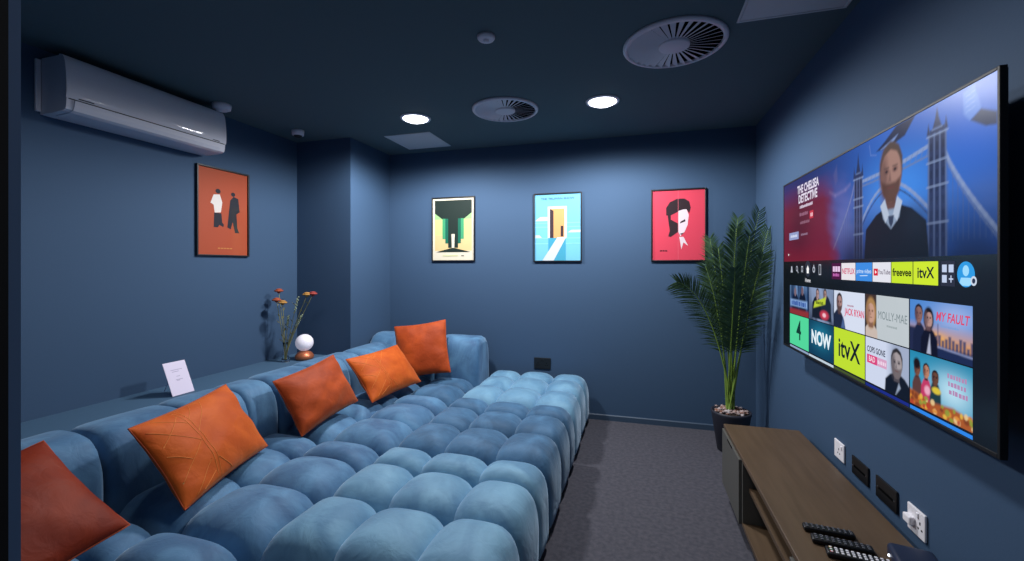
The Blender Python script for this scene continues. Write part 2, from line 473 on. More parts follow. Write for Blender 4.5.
def paint_rust(P, T):
    P(FULL, 0)
    # two plain upright shapes: a pale one over a dark one, and a dark one
    P([(.24, .60), (.30, .70), (.42, .71), (.47, .62), (.44, .50), (.32, .49), (.30, .58)], 1)
    P(ell(.385, .745, .05, .028), 2)
    P([(.31, .49), (.45, .49), (.47, .38), (.50, .36), (.49, .33), (.41, .35), (.38, .32), (.30, .32)], 2)
    P(ell(.69, .735, .045, .025), 2)
    P([(.63, .66), (.70, .71), (.80, .69), (.83, .53), (.76, .50), (.78, .33), (.82, .27), (.73, .27), (.68, .40), (.64, .31), (.57, .33), (.60, .50)], 2)
    for k in range(5): P([(.38 + .06 * k, .072), (.425 + .06 * k, .072), (.425 + .06 * k, .082), (.38 + .06 * k, .082)], 3)
picture('framed_poster', 'orange-red framed poster below the air conditioner on the left wall', 'left', 2.439, 2.890, 1.500, 2.185, paint_rust,
        [pm('rust', '#a54a2e'), pm('offwhite', '#d9d2cc'), pm('charcoal', '#23232b'), pm('amber', '#c98a4a')])

def paint_green(P, T):
    P(FULL, 0)
    n = 9
    for k in range(n):                                     # cream to green sky in bands
        P([(.05, .15 + k * .085), (.95, .15 + k * .085), (.95, .15 + (k + 1) * .085), (.05, .15 + (k + 1) * .085)], 1 + min(k // 3, 2))
    P([(.05, .965), (.95, .965), (.95, .76), (.76, .66), (.24, .66), (.05, .76)], 4)
    for a, b, y, c in ((.24, .76, .34, 6), (.31, .69, .27, 5), (.38, .62, .20, 4)): P([(a, .67), (b, .67), (b, y), (a, y)], c)
    P([(.47, .19), (.53, .19), (.54, .42), (.46, .42)], 0)
    P([(.08, .13), (.92, .13), (.60, .185), (.50, .20), (.40, .185)], 4)
    P([(.25, .066), (.62, .066), (.62, .076), (.25, .076)], 2); P([(.70, .064), (.76, .064), (.76, .076), (.70, .076)], 4)
picture('framed_poster', 'green and cream framed poster, the left one of three on the back wall', 'back', -2.050, -1.575, 1.474, 2.130, paint_green,
        [pm('cream', '#d3cbb6'), pm('peach', '#d3b782'), pm('lime', '#b9c47f'), pm('mint', '#8fb67a'), pm('black_green', '#1c2a26'), pm('deep_green', '#17604c'), pm('leaf_green', '#3f9468')])

def paint_blue(P, T):
    P(FULL, 0)
    P([(0, .60), (.28, .60), (.28, .66), (.12, .66)], 1); P([(0, .345), (.16, .345), (.10, .385), (0, .385)], 1); P([(.72, .42), (1, .42), (1, .455), (.80, .455)], 1)
    for y in (.56, .50, .33, .25): P([(0, y), (1, y), (1, y + .012), (0, y + .012)], 5)
    P([(.30, .34), (.68, .34), (.68, .0), (.30, .0)], 4)
    P([(.285, .34), (.705, .34), (.705, .815), (.285, .815)], 1)
    P([(.335, .34), (.655, .34), (.655, .78), (.335, .78)], 2)
    P([(.335, .34), (.415, .34), (.415, .75), (.335, .78)], 3)
    P([(.57, .36), (.63, .36), (.63, .52), (.57, .52)], 3)
    P([(.50, .35), (.69, .35), (.42, .0), (.17, .0)], 1)
    T('THE TRUMAN SHOW', .5, .93, .030, 3, 1.12)
picture('framed_poster', 'sky blue framed poster with an orange upright block on the back wall', 'back', -.968, -.505, 1.466, 2.121, paint_blue,
        [pm('sky', '#6db4d6'), pm('white', '#bfc7d0'), pm('orange', '#cb9a62'), pm('dark_brown', '#3a2b30'), pm('teal', '#3f95b0'), pm('pale_sky', '#82c4e2')])

def paint_pink(P, T):
    P(FULL, 0)
    P([(.27, .64), (.27, .75), (.34, .83), (.48, .875), (.62, .875), (.71, .83), (.74, .74), (.71, .66), (.66, .72), (.50, .69), (.36, .64)], 1)
    P([(.30, .64), (.36, .66), (.36, .58), (.50, .52), (.50, .40), (.42, .36), (.36, .33), (.31, .34), (.34, .42), (.32, .52)], 1)
    P([(.505, .70), (.60, .72), (.66, .72), (.70, .64), (.68, .50), (.62, .40), (.54, .34), (.505, .40)], 2)
    P([(.53, .52), (.64, .55), (.63, .58), (.55, .55)], 1); P([(.52, .37), (.61, .39), (.57, .36)], 1)
    P([(.52, .33), (.60, .33), (.69, .20), (.60, .25), (.56, .15), (.54, .25)], 2)
    P([(.497, 0), (.503, 0), (.503, 1), (.497, 1)], 3)
    for k in range(3): P([(.15 + k * .05, .125), (.19 + k * .05, .125), (.19 + k * .05, .14), (.15 + k * .05, .14)], 1)
picture('framed_poster', 'crimson pink framed poster with dark and white shapes beside the palm', 'back', .112, .569, 1.466, 2.106, paint_pink,
        [pm('crimson', '#cc4055'), pm('dark_maroon', '#2c1e24'), pm('blush_white', '#d9c8d0'), pm('pink', '#dc6a7a')])

# ------------------------------------------------------------------ television
TX, TY0, TY1, TZ0, TZ1 = .851, 1.352, 3.000, 0.943, 1.909     # front plane, near end, far end, bottom, top
tv = thing('television', 'large flat television on the right wall showing a streaming menu', 'television', (.9, (TY0 + TY1) / 2, TZ0))
M_BEZEL = mat('tv_bezel', '#121316', .55, spec=.3)
bm = bmesh.new()
fw = .009
bx(bm, TX - .002, TX + .014, TY0, TY0 + fw, TZ0, TZ1, .0015); bx(bm, TX - .002, TX + .014, TY1 - fw, TY1, TZ0, TZ1, .0015)
bx(bm, TX - .002, TX + .014, TY0 + fw, TY1 - fw, TZ0, TZ0 + fw * 1.3, .0015); bx(bm, TX - .002, TX + .014, TY0 + fw, TY1 - fw, TZ1 - fw, TZ1, .0015)
obj('bezel', bm, M_BEZEL, tv)
bm = bmesh.new(); bx(bm, TX + .012, TX + .018, TY0 + .004, TY1 - .004, TZ0 + .004, TZ1 - .004, .002)
bx(bm, TX + .018, TX + .05, TY0 + .25, TY1 - .25, TZ0 + .05, TZ0 + .55, .012)
obj('back_housing', bm, M_BLACK, tv)
bm = bmesh.new()
bx(bm, XR - .012, XR - .001, 1.95, 2.40, 1.25, 1.65, .002)
for y in (2.02, 2.30): bx(bm, TX + .045, XR - .01, y, y + .04, 1.26, 1.64, .002)
obj('wall_bracket', bm, M_BLACK, tv)
M_SCREEN = mat('screen_black', '#020304', .22, spec=.4, emit='#0b0e16', estr=1.0)
screen = obj('screen', box(TX, TX + .011, TY0 + fw, TY1 - fw, TZ0 + fw, TZ1 - fw), M_SCREEN, tv)

def em(c):
    return mat('screen_' + c.lstrip('#'), '#020202', .3, spec=.05, emit=c, estr=1.0)
class Art:
    """flat picture areas on the lit screen: s runs from the far edge to the near edge, z up, in metres"""
    def __init__(self, lay=1):
        self.bm = bmesh.new(); self.mats = []; self.n = lay
    def mi(self, c):
        m = em(c)
        if m not in self.mats: self.mats.append(m)
        return self.mats.index(m)
    def x(self):
        self.n += 1
        return TX - .0002 - self.n * .00005
    def poly(self, pts, c):
        x = self.x()
        f = self.bm.faces.new([self.bm.verts.new((x, 3.0 - s, z)) for s, z in pts]); f.material_index = self.mi(c)
        f.normal_update()
        if f.normal.x > 0: f.normal_flip()
        return self
    def rect(self, s0, s1, z0, z1, c): return self.poly([(s0, z0), (s1, z0), (s1, z1), (s0, z1)], c)
    def ell(self, s, z, rs, rz, c, n=22, a0=0, a1=2 * PI): return self.poly([(s + rs * math.cos(a0 + (a1 - a0) * k / n), z + rz * math.sin(a0 + (a1 - a0) * k / n)) for k in range(n)], c)
    def bar(self, p, q, wd, c):
        d = Vector((q[0] - p[0], q[1] - p[1])); nn = Vector((-d.y, d.x)).normalized() * wd / 2
        return self.poly([(p[0] + nn.x, p[1] + nn.y), (p[0] - nn.x, p[1] - nn.y), (q[0] - nn.x, q[1] - nn.y), (q[0] + nn.x, q[1] + nn.y)], c)
    def text(self, t, s, z, size, c, bold=.0, xs=1.0, align='CENTER', shear=0.0):
        x = self.x()
        M = Matrix(((0, 0, -1, x), (-1, 0, 0, 3.0 - s), (0, 1, 0, z), (0, 0, 0, 1)))
        text_into(self.bm, t, size, M, self.mi(c), bold, xs, align, shear)
        return self
    def grad(self, s0, s1, z0, z1, fn, nu=60, nv=24, name='hero_picture_colours'):
        """a picture area whose colour comes from fn(u, v) -> hex-free linear rgb"""
        x = self.x()
        m = MATS.get(name)
        if m is None:
            m = mat(name, '#020202', .3, spec=.05, emit='#ffffff', estr=1.0)
            a = m.node_tree.nodes.new('ShaderNodeVertexColor'); a.layer_name = 'picture'
            m.node_tree.links.new(a.outputs['Color'], m.node_tree.nodes['Principled BSDF'].inputs['Emission Color'])
        if m not in self.mats: self.mats.append(m)
        mi = self.mats.index(m)
        lay = self.bm.loops.layers.float_color.get('picture') or self.bm.loops.layers.float_color.new('picture')
        V = {}
        for i in range(nu + 1):
            for j in range(nv + 1):
                V[i, j] = self.bm.verts.new((x, 3.0 - (s0 + (s1 - s0) * i / nu), z0 + (z1 - z0) * j / nv))
        for i in range(nu):
            for j in range(nv):
                q = ((i, j), (i, j + 1), (i + 1, j + 1), (i + 1, j))
                f = self.bm.faces.new([V[k] for k in q]); f.material_index = mi
                for lp, k in zip(f.loops, q): lp[lay] = (*fn(k[0] / nu, k[1] / nv), 1)
        return self
    def done(self, name, label=None):
        return obj(name, self.bm, self.mats, screen, label=label)

import numpy as np
class Paint:
    """a soft-edged picture for part of the lit screen; coordinates are metres on the screen (s from the far edge, z up)"""
    def __init__(self, s0, s1, z0, z1, nu, nv, seed=0):
        self.box = (s0, s1, z0, z1); self.nu, self.nv = nu, nv
        self.S, self.Z = np.meshgrid(np.linspace(s0, s1, nu + 1), np.linspace(z0, z1, nv + 1), indexing='ij')
        self.U, self.V = (self.S - s0) / (s1 - s0), (self.Z - z0) / (z1 - z0)
        self.rgb = np.zeros(self.S.shape + (3,))
        self.rng = np.random.RandomState(seed + 3)
    def cloud(self, fs, fz, n=5):
        out = np.zeros(self.S.shape)
        for k in range(n):
            a, p, q = self.rng.rand() * 6.28, self.rng.rand() * 6.28, .6 + self.rng.rand()
            out += np.sin(self.S * fs * q * math.cos(a) * (k + 1) + self.Z * fz * q * math.sin(a) * (k + 1) + p) / (k + 1)
        return .5 + .5 * np.tanh(out)
    def over(self, m, c):
        c = np.array(c if not isinstance(c, str) else lin(c)[:3])
        self.rgb = self.rgb * (1 - m[..., None]) + c * m[..., None]
        return self
    def soft(self, d, soft): return np.clip(.5 - d / soft, 0, 1)
    def d_poly(self, pts):
        P = np.array(pts, float); n = len(P)
        d = np.full(self.S.shape, 1e9); ins = np.zeros(self.S.shape, bool)
        for i in range(n):
            a, b = P[i], P[(i + 1) % n]; e = b - a
            t = np.clip(((self.S - a[0]) * e[0] + (self.Z - a[1]) * e[1]) / max(e @ e, 1e-12), 0, 1)
            d = np.minimum(d, np.hypot(self.S - a[0] - t * e[0], self.Z - a[1] - t * e[1]))
            if a[1] != b[1]:
                c = ((a[1] > self.Z) != (b[1] > self.Z)) & (self.S < (b[0] - a[0]) * (self.Z - a[1]) / (b[1] - a[1]) + a[0])
                ins ^= c
        return np.where(ins, -d, d)
    def poly(self, pts, c, soft=.004, k=1.0): return self.over(self.soft(self.d_poly(pts), soft) * k, c)
    def rect(self, a, b, c_, d, c, soft=.004, k=1.0): return self.poly([(a, c_), (b, c_), (b, d), (a, d)], c, soft, k)
    def ell(self, s, z, rs, rz, c, soft=.3, k=1.0):
        r = np.hypot((self.S - s) / rs, (self.Z - z) / rz)
        return self.over(np.clip((1 + soft / 2 - r) / soft, 0, 1) * k, c)
    def seg(self, p, q, w_, c, soft=.004, k=1.0):
        e = np.array(q, float) - np.array(p, float)
        t = np.clip(((self.S - p[0]) * e[0] + (self.Z - p[1]) * e[1]) / max(e @ e, 1e-12), 0, 1)
        return self.over(self.soft(np.hypot(self.S - p[0] - t * e[0], self.Z - p[1] - t * e[1]) - w_ / 2, soft) * k, c)
    def path(self, pts, *a, **k):
        for p, q in zip(pts, pts[1:]): self.seg(p, q, *a, **k)
        return self
    def grad(self, m, c): return self.over(np.clip(m, 0, 1), c)
    def face(self, s, z, k, skin='#9c7366', hair='#4a3a34', shade='#5d4140', beard=None, long=False):
        """head seen from the front; k = head height"""
        if long: self.ell(s, z - .04 * k, .40 * k, .62 * k, hair, .3)
        self.poly([(s - .17 * k, z - .62 * k), (s + .17 * k, z - .62 * k), (s + .15 * k, z - .2 * k), (s - .15 * k, z - .2 * k)], shade, .05 * k)
        self.ell(s, z + .05 * k, .345 * k, .48 * k, hair, .14)
        self.ell(s, z - .03 * k, .31 * k, .46 * k, skin, .16)
        self.poly([(s - .335 * k, z + .10 * k), (s - .34 * k, z + .22 * k), (s - .24 * k, z + .43 * k), (s, z + .53 * k), (s + .24 * k, z + .43 * k), (s + .34 * k, z + .22 * k), (s + .335 * k, z + .10 * k),
                   (s + .28 * k, z + .22 * k), (s + .20 * k, z + .33 * k), (s, z + .40 * k), (s - .20 * k, z + .33 * k), (s - .28 * k, z + .22 * k)], hair, .05 * k)
        self.ell(s - .22 * k, z - .05 * k, .13 * k, .40 * k, shade, 1.0, .75)
        if beard:
            self.poly([(s - .30 * k, z - .10 * k), (s - .25 * k, z - .36 * k), (s - .10 * k, z - .51 * k), (s + .10 * k, z - .51 * k), (s + .25 * k, z - .36 * k), (s + .30 * k, z - .10 * k), (s + .15 * k, z - .17 * k), (s - .15 * k, z - .17 * k)], beard, .07 * k, .9)
        for g in (-1, 1):
            self.ell(s + g * .13 * k, z + .045 * k, .075 * k, .05 * k, shade, .9, .8); self.ell(s + g * .13 * k, z + .04 * k, .035 * k, .02 * k, '#1c1820', .6)
            self.seg((s + g * .06 * k, z + .105 * k), (s + g * .20 * k, z + .105 * k), .022 * k, hair, .03 * k, .8)
        self.poly([(s - .02 * k, z + .04 * k), (s - .07 * k, z - .14 * k), (s + .02 * k, z - .15 * k)], shade, .05 * k, .7)
        self.seg((s - .09 * k, z - .25 * k), (s + .09 * k, z - .25 * k), .03 * k, '#6b3f3d', .03 * k, .8)
        return self
    def coat(self, s, zb, w_, h, c, soft=.006):
        return self.poly([(s - w_, zb - .02), (s + w_, zb - .02), (s + w_ * .92, zb + h * .62), (s + w_ * .55, zb + h * .88), (s + w_ * .2, zb + h), (s - w_ * .2, zb + h), (s - w_ * .55, zb + h * .88), (s - w_ * .92, zb + h * .62)], c, soft)
    def onto(self, a, name='screen_picture'):
        s0, s1, z0, z1 = self.box
        fn = lambda u, v: tuple(float(q) for q in self.rgb[int(round(u * self.nu)), int(round(v * self.nv))])
        return a.grad(s0, s1, z0, z1, fn, self.nu, self.nv, name)
def scribble(a, s0, s1, z, h, c, seed=0):
    """a line of lettering too small to read"""
    r = random.Random(seed); s = s0
    while s < s1 - h * .3:
        w_ = min(h * r.uniform(.45, .8), s1 - s); a.rect(s, s + w_, z - h / 2, z + h / 2 * r.uniform(.6, 1), c); s += w_ + h * r.uniform(.15, .35)
    return a

S0, S1, HZ0, HZ1 = .010, 1.638, 1.447, 1.904
p = Paint(S0, S1, HZ0, HZ1, 400, 112)
U, V = p.U, p.V
p.grad(np.ones_like(U), '#1d3f86')
p.grad(.9 * V * np.clip((U - .2) / .5, 0, 1), '#2b62c4'); p.grad(1.1 * np.exp(-((U - .74) / .17) ** 2 - ((V - .50) / .30) ** 2), '#3f8ae8')
p.grad(.9 * np.exp(-((U - .95) / .10) ** 2 - ((V - .75) / .4) ** 2), '#2f6ad2')
p.grad(.7 * np.clip((.62 - U) / .3, 0, 1) * V, '#232c60')
cl = p.cloud(9, 22)
p.grad(.55 * cl * np.exp(-((U - .46) / .14) ** 2) * np.exp(-((V - .35) / .35) ** 2), '#7a7fc4')
# far tower, near tower, walkways, chains
T1, T2, TL, TH_ = '#27345c', '#1e2a4c', '#6a7fae', '#8ea2cc'
def tower(s, hw, zt, sp):
    p.poly([(s - hw, HZ0 - .02), (s + hw, HZ0 - .02), (s + hw * .92, zt), (s - hw * .92, zt)], T1, .006)
    for g in (-1, -.33, .33, 1): p.seg((s + g * hw * .92, HZ0), (s + g * hw * .86, zt + .012), hw * .14, TL, .006, .75)
    for q in range(9):
        z = HZ0 + .03 + q * (zt - HZ0) / 9
        for g in (-.62, 0, .62): p.rect(s + g * hw - hw * .12, s + g * hw + hw * .12, z, z + .024, T2, .005, .9)
    for z in (HZ0 + .10, HZ0 + .21, zt - .085, zt - .005): p.seg((s - hw * 1.08, z), (s + hw * 1.08, z), .006, TH_, .005, .7)
    for g in (-.9, .9): p.poly([(s + g * hw - .008, zt), (s + g * hw + .008, zt), (s + g * hw, zt + sp * .5)], T1, .005)
    p.poly([(s - hw * .62, zt), (s + hw * .62, zt), (s + hw * .2, zt + sp * .55), (s, zt + sp), (s - hw * .2, zt + sp * .55)], T1, .005)
    p.seg((s - hw * .5, zt + sp * .16), (s + hw * .5, zt + sp * .16), .006, TL, .005, .8)
p.path([(.955, 1.752), (1.10, 1.757), (1.25, 1.768), (1.385, 1.786)], .013, TH_, k=.85); p.path([(.955, 1.733), (1.25, 1.744), (1.385, 1.756)], .007, TL, k=.8)
for k in range(15): p.seg((.97 + k * .028, 1.735 + k * .0015), (.984 + k * .028, 1.758 + k * .0018), .003, TL, k=.7)
p.path([(.955 + .43 * k / 16, 1.585 + .125 * math.sin(PI * (k / 16) ** .9)) for k in range(17)], .012, TH_, k=.8)
p.path([(.955 + .43 * k / 16, 1.565 + .125 * math.sin(PI * (k / 16) ** .9)) for k in range(17)], .006, T1, k=.7)
ch = [(1.44 + .20 * k / 10, 1.765 - .26 * (k / 10) ** .8) for k in range(11)]
for q in ch[1:]: p.seg((q[0], 1.49), q, .003, '#4a64a0', k=.7)
p.path(ch, .013, TH_, k=.85); p.path([(a_ + .004, b_ - .022) for a_, b_ in ch], .006, TL, k=.7)
ch = [(.90 - .20 * k / 10, 1.755 - .26 * (k / 10) ** .8) for k in range(11)]
for q in ch[1:]: p.seg((q[0], 1.49), q, .003, '#3f5288', k=.6)
p.path(ch, .010, '#7682b4', k=.75)
tower(.932, .037, 1.775, .10); tower(1.412, .044, 1.815, .075)
p.grad(.85 * np.clip((.42 - V) / .42, 0, 1) * (.55 + .45 * cl) * np.clip((U - .40) / .12, 0, 1), '#16233f')
p.grad(.35 * np.exp(-((V - .33) / .14) ** 2) * p.cloud(14, 20) * np.clip((U - .42) / .1, 0, 1), '#5c74ac')
# blown scraps of paper
p.poly([(1.070, 1.843), (1.13, 1.866), (1.20, 1.899), (1.31, 1.902), (1.25, 1.852), (1.15, 1.836)], '#1a2448', .007); p.poly([(1.10, 1.842), (1.17, 1.842), (1.21, 1.868)], '#7f9bd6', .008)
p.path([(1.02, 1.88), (1.03, 1.84), (1.07, 1.83)], .005, '#6a86cc', k=.6)
p.poly([(1.520, 1.888), (1.562, 1.897), (1.585, 1.828), (1.545, 1.806), (1.522, 1.830)], '#5a88dc', .008); p.poly([(1.548, 1.806), (1.585, 1.824), (1.637, 1.800), (1.637, 1.768), (1.60, 1.775)], '#1f2f55', .007)
for k in range(4): p.seg((1.531, 1.874 - k * .014), (1.562, 1.880 - k * .014), .003, '#93b3ee', k=.6)
p.poly([(.70, 1.83), (.735, 1.87), (.745, 1.80), (.72, 1.78)], '#565a94', .012, .6); p.path([(.66, 1.76), (.72, 1.735), (.82, 1.745), (.86, 1.76)], .008, '#8a86bc', soft=.02, k=.5)
# a man with a short beard, dark jumper, open pale collar
p.coat(1.178, HZ0, .20, .182, '#141e2c'); p.grad(.5 * np.exp(-((p.S - 1.30) / .06) ** 2 - ((p.Z - 1.56) / .05) ** 2), '#1d2b3e')
p.poly([(1.100, 1.640), (1.232, 1.640), (1.218, 1.585), (1.168, 1.548), (1.118, 1.588)], '#8fa2bf', .008)
p.face(1.166, 1.745, .205, '#a57f74', '#54443f', '#684a47', '#543a33')
p.poly([(1.098, 1.636), (1.128, 1.658), (1.156, 1.598), (1.132, 1.572)], '#b9c6dc', .005); p.poly([(1.236, 1.636), (1.206, 1.658), (1.180, 1.598), (1.205, 1.572)], '#b9c6dc', .005)
p.poly([(1.150, 1.595), (1.186, 1.595), (1.180, 1.568), (1.168, 1.552), (1.156, 1.568)], '#33405c', .006)
# the red side with the titles
edge = np.clip((.47 - U - .05 * (V - .5) - .04 * (cl - .5)) / .10, 0, 1); edge = edge * edge * (3 - 2 * edge)
p.grad(edge * np.clip(1.15 - 1.25 * np.clip((V - .60) / .35, 0, 1), 0, 1) * .95, '#6d1a30')
p.grad(edge * .6 * np.exp(-((U - .16) / .10) ** 2 - ((V - .42) / .35) ** 2), '#2a1228')
p.grad(edge * .35 * np.clip((.2 - V) / .2, 0, 1), '#8c1f2c')
p.rgb *= .92
a = p.onto(Art(0))
a.text('THE CHELSEA', .385, 1.836, .060, '#e0dcec', .035, .80); a.text('DETECTIVE', .385, 1.783, .062, '#e0dcec', .035, .84)
scribble(a, .275, .462, 1.741, .016, '#d9cfe0', 1); scribble(a, .275, .40, 1.700, .018, '#94667e', 2); a.rect(.420, .470, 1.664, 1.704, '#c23246'); scribble(a, .432, .462, 1.684, .020, '#f0c8d0', 3)
scribble(a, .285, .42, 1.655, .016, '#8c6478', 4)
a.rect(.110, .262, 1.569, 1.611, '#8f9cc8'); scribble(a, .135, .240, 1.590, .014, '#d9e0f6', 5); scribble(a, .30, .40, 1.590, .012, '#8f7890', 6)
a.poly([(.094, 1.478), (.094, 1.494), (.112, 1.486)], '#f2f2f2')
a.done('hero_banner')

# navigation row
NAV = '#b9bfcc'
a = Art(); s, z = .144, 1.402; a.ell(s, z + .006, .010, .012, NAV); a.poly([(s - .018, z - .018), (s + .018, z - .018), (s + .010, z), (s - .010, z)], NAV); a.done('menu_icon')
a = Art(); s = .232; a.ell(s - .003, z + .004, .014, .015, NAV); a.ell(s - .003, z + .004, .009, .010, '#0b0e16'); a.bar((s + .006, z - .006), (s + .018, z - .020), .006, NAV); a.done('menu_icon')
a = Art(); s = .309; a.poly([(s - .012, z - .018), (s - .012, z + .018), (s + .012, z + .018), (s + .012, z - .018), (s, z - .008)], NAV); a.poly([(s - .007, z - .006), (s - .007, z + .012), (s + .007, z + .012), (s + .007, z - .006)], '#0b0e16'); a.done('menu_icon')
a = Art(); s = .391; a.ell(s, z + .004, .038, .042, '#2b3240'); a.poly([(s - .02, z), (s, z + .022), (s + .02, z), (s + .014, z), (s + .014, z - .02), (s - .014, z - .02), (s - .014, z)], '#ffffff'); a.text('Home', s, 1.345, .030, '#e8e8ee', .01); a.done('menu_icon')
a = Art(); s = .472; a.ell(s, z, .016, .016, NAV); a.rect(s - .004, s + .004, z, z + .024, NAV); a.ell(s, z, .008, .008, '#0b0e16'); a.done('menu_icon')
a = Art(); s = .548; a.rect(s - .014, s + .014, z - .026, z + .026, NAV); a.rect(s - .009, s + .009, z - .021, z + .021, '#0b0e16'); a.done('menu_icon')
AZ0, AZ1 = 1.360, 1.432
def app(s0, s1, bg, *draw):
    a = Art(); a.rect(s0 + .002, s1 - .002, AZ0, AZ1, bg)
    for d in draw: d(a, (s0 + s1) / 2, (AZ0 + AZ1) / 2)
    a.done('app_tile')
app(.682, .780, '#4b1140', lambda a, s, z: [a.rect(s - .036 + k * .026, s - .014 + k * .026, z - .002, z + .022, '#e6c4e6') for k in range(3)], lambda a, s, z: scribble(a, s - .034, s + .036, z - .016, .014, '#c86ab8', 20))
app(.780, .910, '#e9e4ea', lambda a, s, z: a.text('NETFLIX', s, z, .033, '#d0426a', .02, .9))
app(.910, 1.042, '#3d8be2', lambda a, s, z: a.text('prime video', s, z + .002, .024, '#cfe6ff', .01), lambda a, s, z: a.bar((s - .03, z - .016), (s + .03, z - .014), .003, '#cfe6ff'))
app(1.042, 1.169, '#e4e4ee', lambda a, s, z: a.rect(s - .054, s - .024, z - .013, z + .013, '#d8253c'), lambda a, s, z: a.poly([(s - .044, z - .006), (s - .044, z + .007), (s - .032, z)], '#ffffff'), lambda a, s, z: a.text('YouTube', s + .018, z, .024, '#5a4a60', .01, .9))
app(1.169, 1.295, '#c8e62c', lambda a, s, z: a.text('freevee', s, z, .036, '#14200a', .025))
app(1.295, 1.419, '#cfe92e', lambda a, s, z: a.text('itvX', s, z, .048, '#0f1a28', .02))
app(1.427, 1.490, '#2b3042', lambda a, s, z: [a.rect(s + dx - .010, s + dx + .010, z + dz - .011, z + dz + .011, '#c4d2ee') or a.rect(s + dx - .006, s + dx + .006, z + dz - .007, z + dz + .007, '#2b3042') for dx, dz in ((-.014, .015), (.014, .015), (-.014, -.015))], lambda a, s, z: a.bar((s + .005, z - .015), (s + .023, z - .015), .004, '#c4d2ee').bar((s + .014, z - .025), (s + .014, z - .005), .004, '#c4d2ee'))
a = Art(); a.ell(1.530, 1.395, .033, .035, '#2f9be4', 30); a.ell(1.530, 1.405, .012, .015, '#9fdcff'); a.poly([(1.506, 1.372), (1.512, 1.386), (1.548, 1.386), (1.554, 1.372), (1.542, 1.364), (1.518, 1.364)], '#9fdcff'); a.ell(1.559, 1.378, .011, .013, '#cdd8ea'); a.ell(1.559, 1.378, .006, .007, '#2a3550'); a.done('profile_picture')

# rows of tiles
CX_ = [.114, .406, .705, .988, 1.276, 1.558]
R1, R2 = (1.150, 1.311), (.975, 1.146)
def tile(c, r, fn):
    s0, s1 = CX_[c] + (.0 if c == 0 else .003), CX_[c + 1] - .003
    p = Paint(s0, s1, r[0], r[1], 84, 50, seed=c * 5 + int(r[0] * 10)); a = Art()
    later = fn(p, s0, s1, r[0], r[1]); p.onto(a)
    if later: later(a)
    a.done('show_tile')
def t1(p, s0, s1, z0, z1):
    c = p.cloud(40, 18)
    p.grad(np.ones_like(c), '#15305c'); p.grad(.9 * c * p.V, '#7fa6d6'); p.grad(.8 * p.cloud(70, 5) * p.V, '#0d1c3c')
    p.coat(s0 + .09, z0 + .04, .05, .08, '#101c38'); p.coat(s0 + .20, z0 + .04, .05, .09, '#0e1830'); p.ell(s0 + .09, z0 + .125, .018, .024, '#7a6672'); p.ell(s0 + .20, z0 + .135, .018, .024, '#6f5a66')
    p.rect(s0 + .01, s1 - .02, z0 + .045, z0 + .082, '#8fb4ea', .012, .8); p.rect(s0, s1, z0 - .01, z0 + .030, '#8c2f36', .015)
    return lambda a: scribble(a, s0 + .03, s1 - .04, z0 + .064, .026, '#2c4f9a', 7)
def t2(p, s0, s1, z0, z1):
    c = p.cloud(34, 20)
    p.grad(np.ones_like(c), '#8ea0c2'); p.grad(.9 * c * (1 - p.V * .6), '#27324c'); p.coat(s0 + .10, z0 + .03, .06, .09, '#151c2c'); p.coat(s0 + .21, z0 + .03, .06, .10, '#1b2638')
    p.face(s0 + .11, z0 + .130, .055, '#b08f8c', '#241f24', '#6d5558'); p.face(s0 + .20, z0 + .132, .055, '#a58680', '#2a2428', '#5c474c')
    p.ell(s0 + .19, z0 + .035, .05, .022, '#c23a52', .5); p.ell(s0 + .19, z0 + .035, .02, .010, '#efc0cc', .6)
    p.poly([(s0 + .06, z0 + .060), (s1 - .09, z0 + .088), (s1 - .085, z0 + .122), (s0 + .075, z0 + .092)], '#bccf3a', .008)
    return lambda a: scribble(a, s0 + .09, s1 - .11, z0 + .090, .016, '#5a6a20', 8)
def t3(p, s0, s1, z0, z1):
    p.grad(np.ones_like(p.U), '#d6def0'); p.grad(.4 * np.clip(.5 - p.U, 0, 1), '#aebedc')
    p.poly([(s0 - .01, z0 - .01), (s0 + .115, z0 - .01), (s0 + .10, z0 + .035), (s0 + .075, z0 + .065), (s0 + .03, z0 + .078), (s0 - .01, z0 + .05)], '#1d2740', .006)
    p.face(s0 + .055, z0 + .108, .082, '#a98480', '#241f26', '#4c3a40', '#4a3a3c'); p.poly([(s0 + .07, z0), (s0 + .11, z0), (s0 + .09, z0 + .05)], '#4a6494', .01)
    return lambda a: a.text('JACK RYAN', s0 + .190, z0 + .075, .040, '#dc3f66', .02, .80) and scribble(a, s0 + .13, s0 + .19, z0 + .103, .008, '#b08498', 9)
def t4(p, s0, s1, z0, z1):
    p.grad(np.ones_like(p.U), '#c3cbd0'); p.grad(.25 * p.cloud(12, 9), '#a9b4ba'); p.rect(s0 - .01, s0 + .080, z0 - .01, z1 + .01, '#3f302e', .006)
    p.coat(s0 + .040, z0 - .01, .05, .06, '#c9b8ae'); p.face(s0 + .040, z0 + .095, .095, '#c59a86', '#a9814f', '#86604f', None, True); p.face(s0 + .040, z0 + .095, .085, '#c59a86', '#a9814f', '#86604f')
    return lambda a: a.text('MOLLY-MAE', s0 + .182, z0 + .088, .042, '#7b898d', .0, .80) and scribble(a, s0 + .15, s0 + .215, z0 + .055, .008, '#97a3a6', 10)
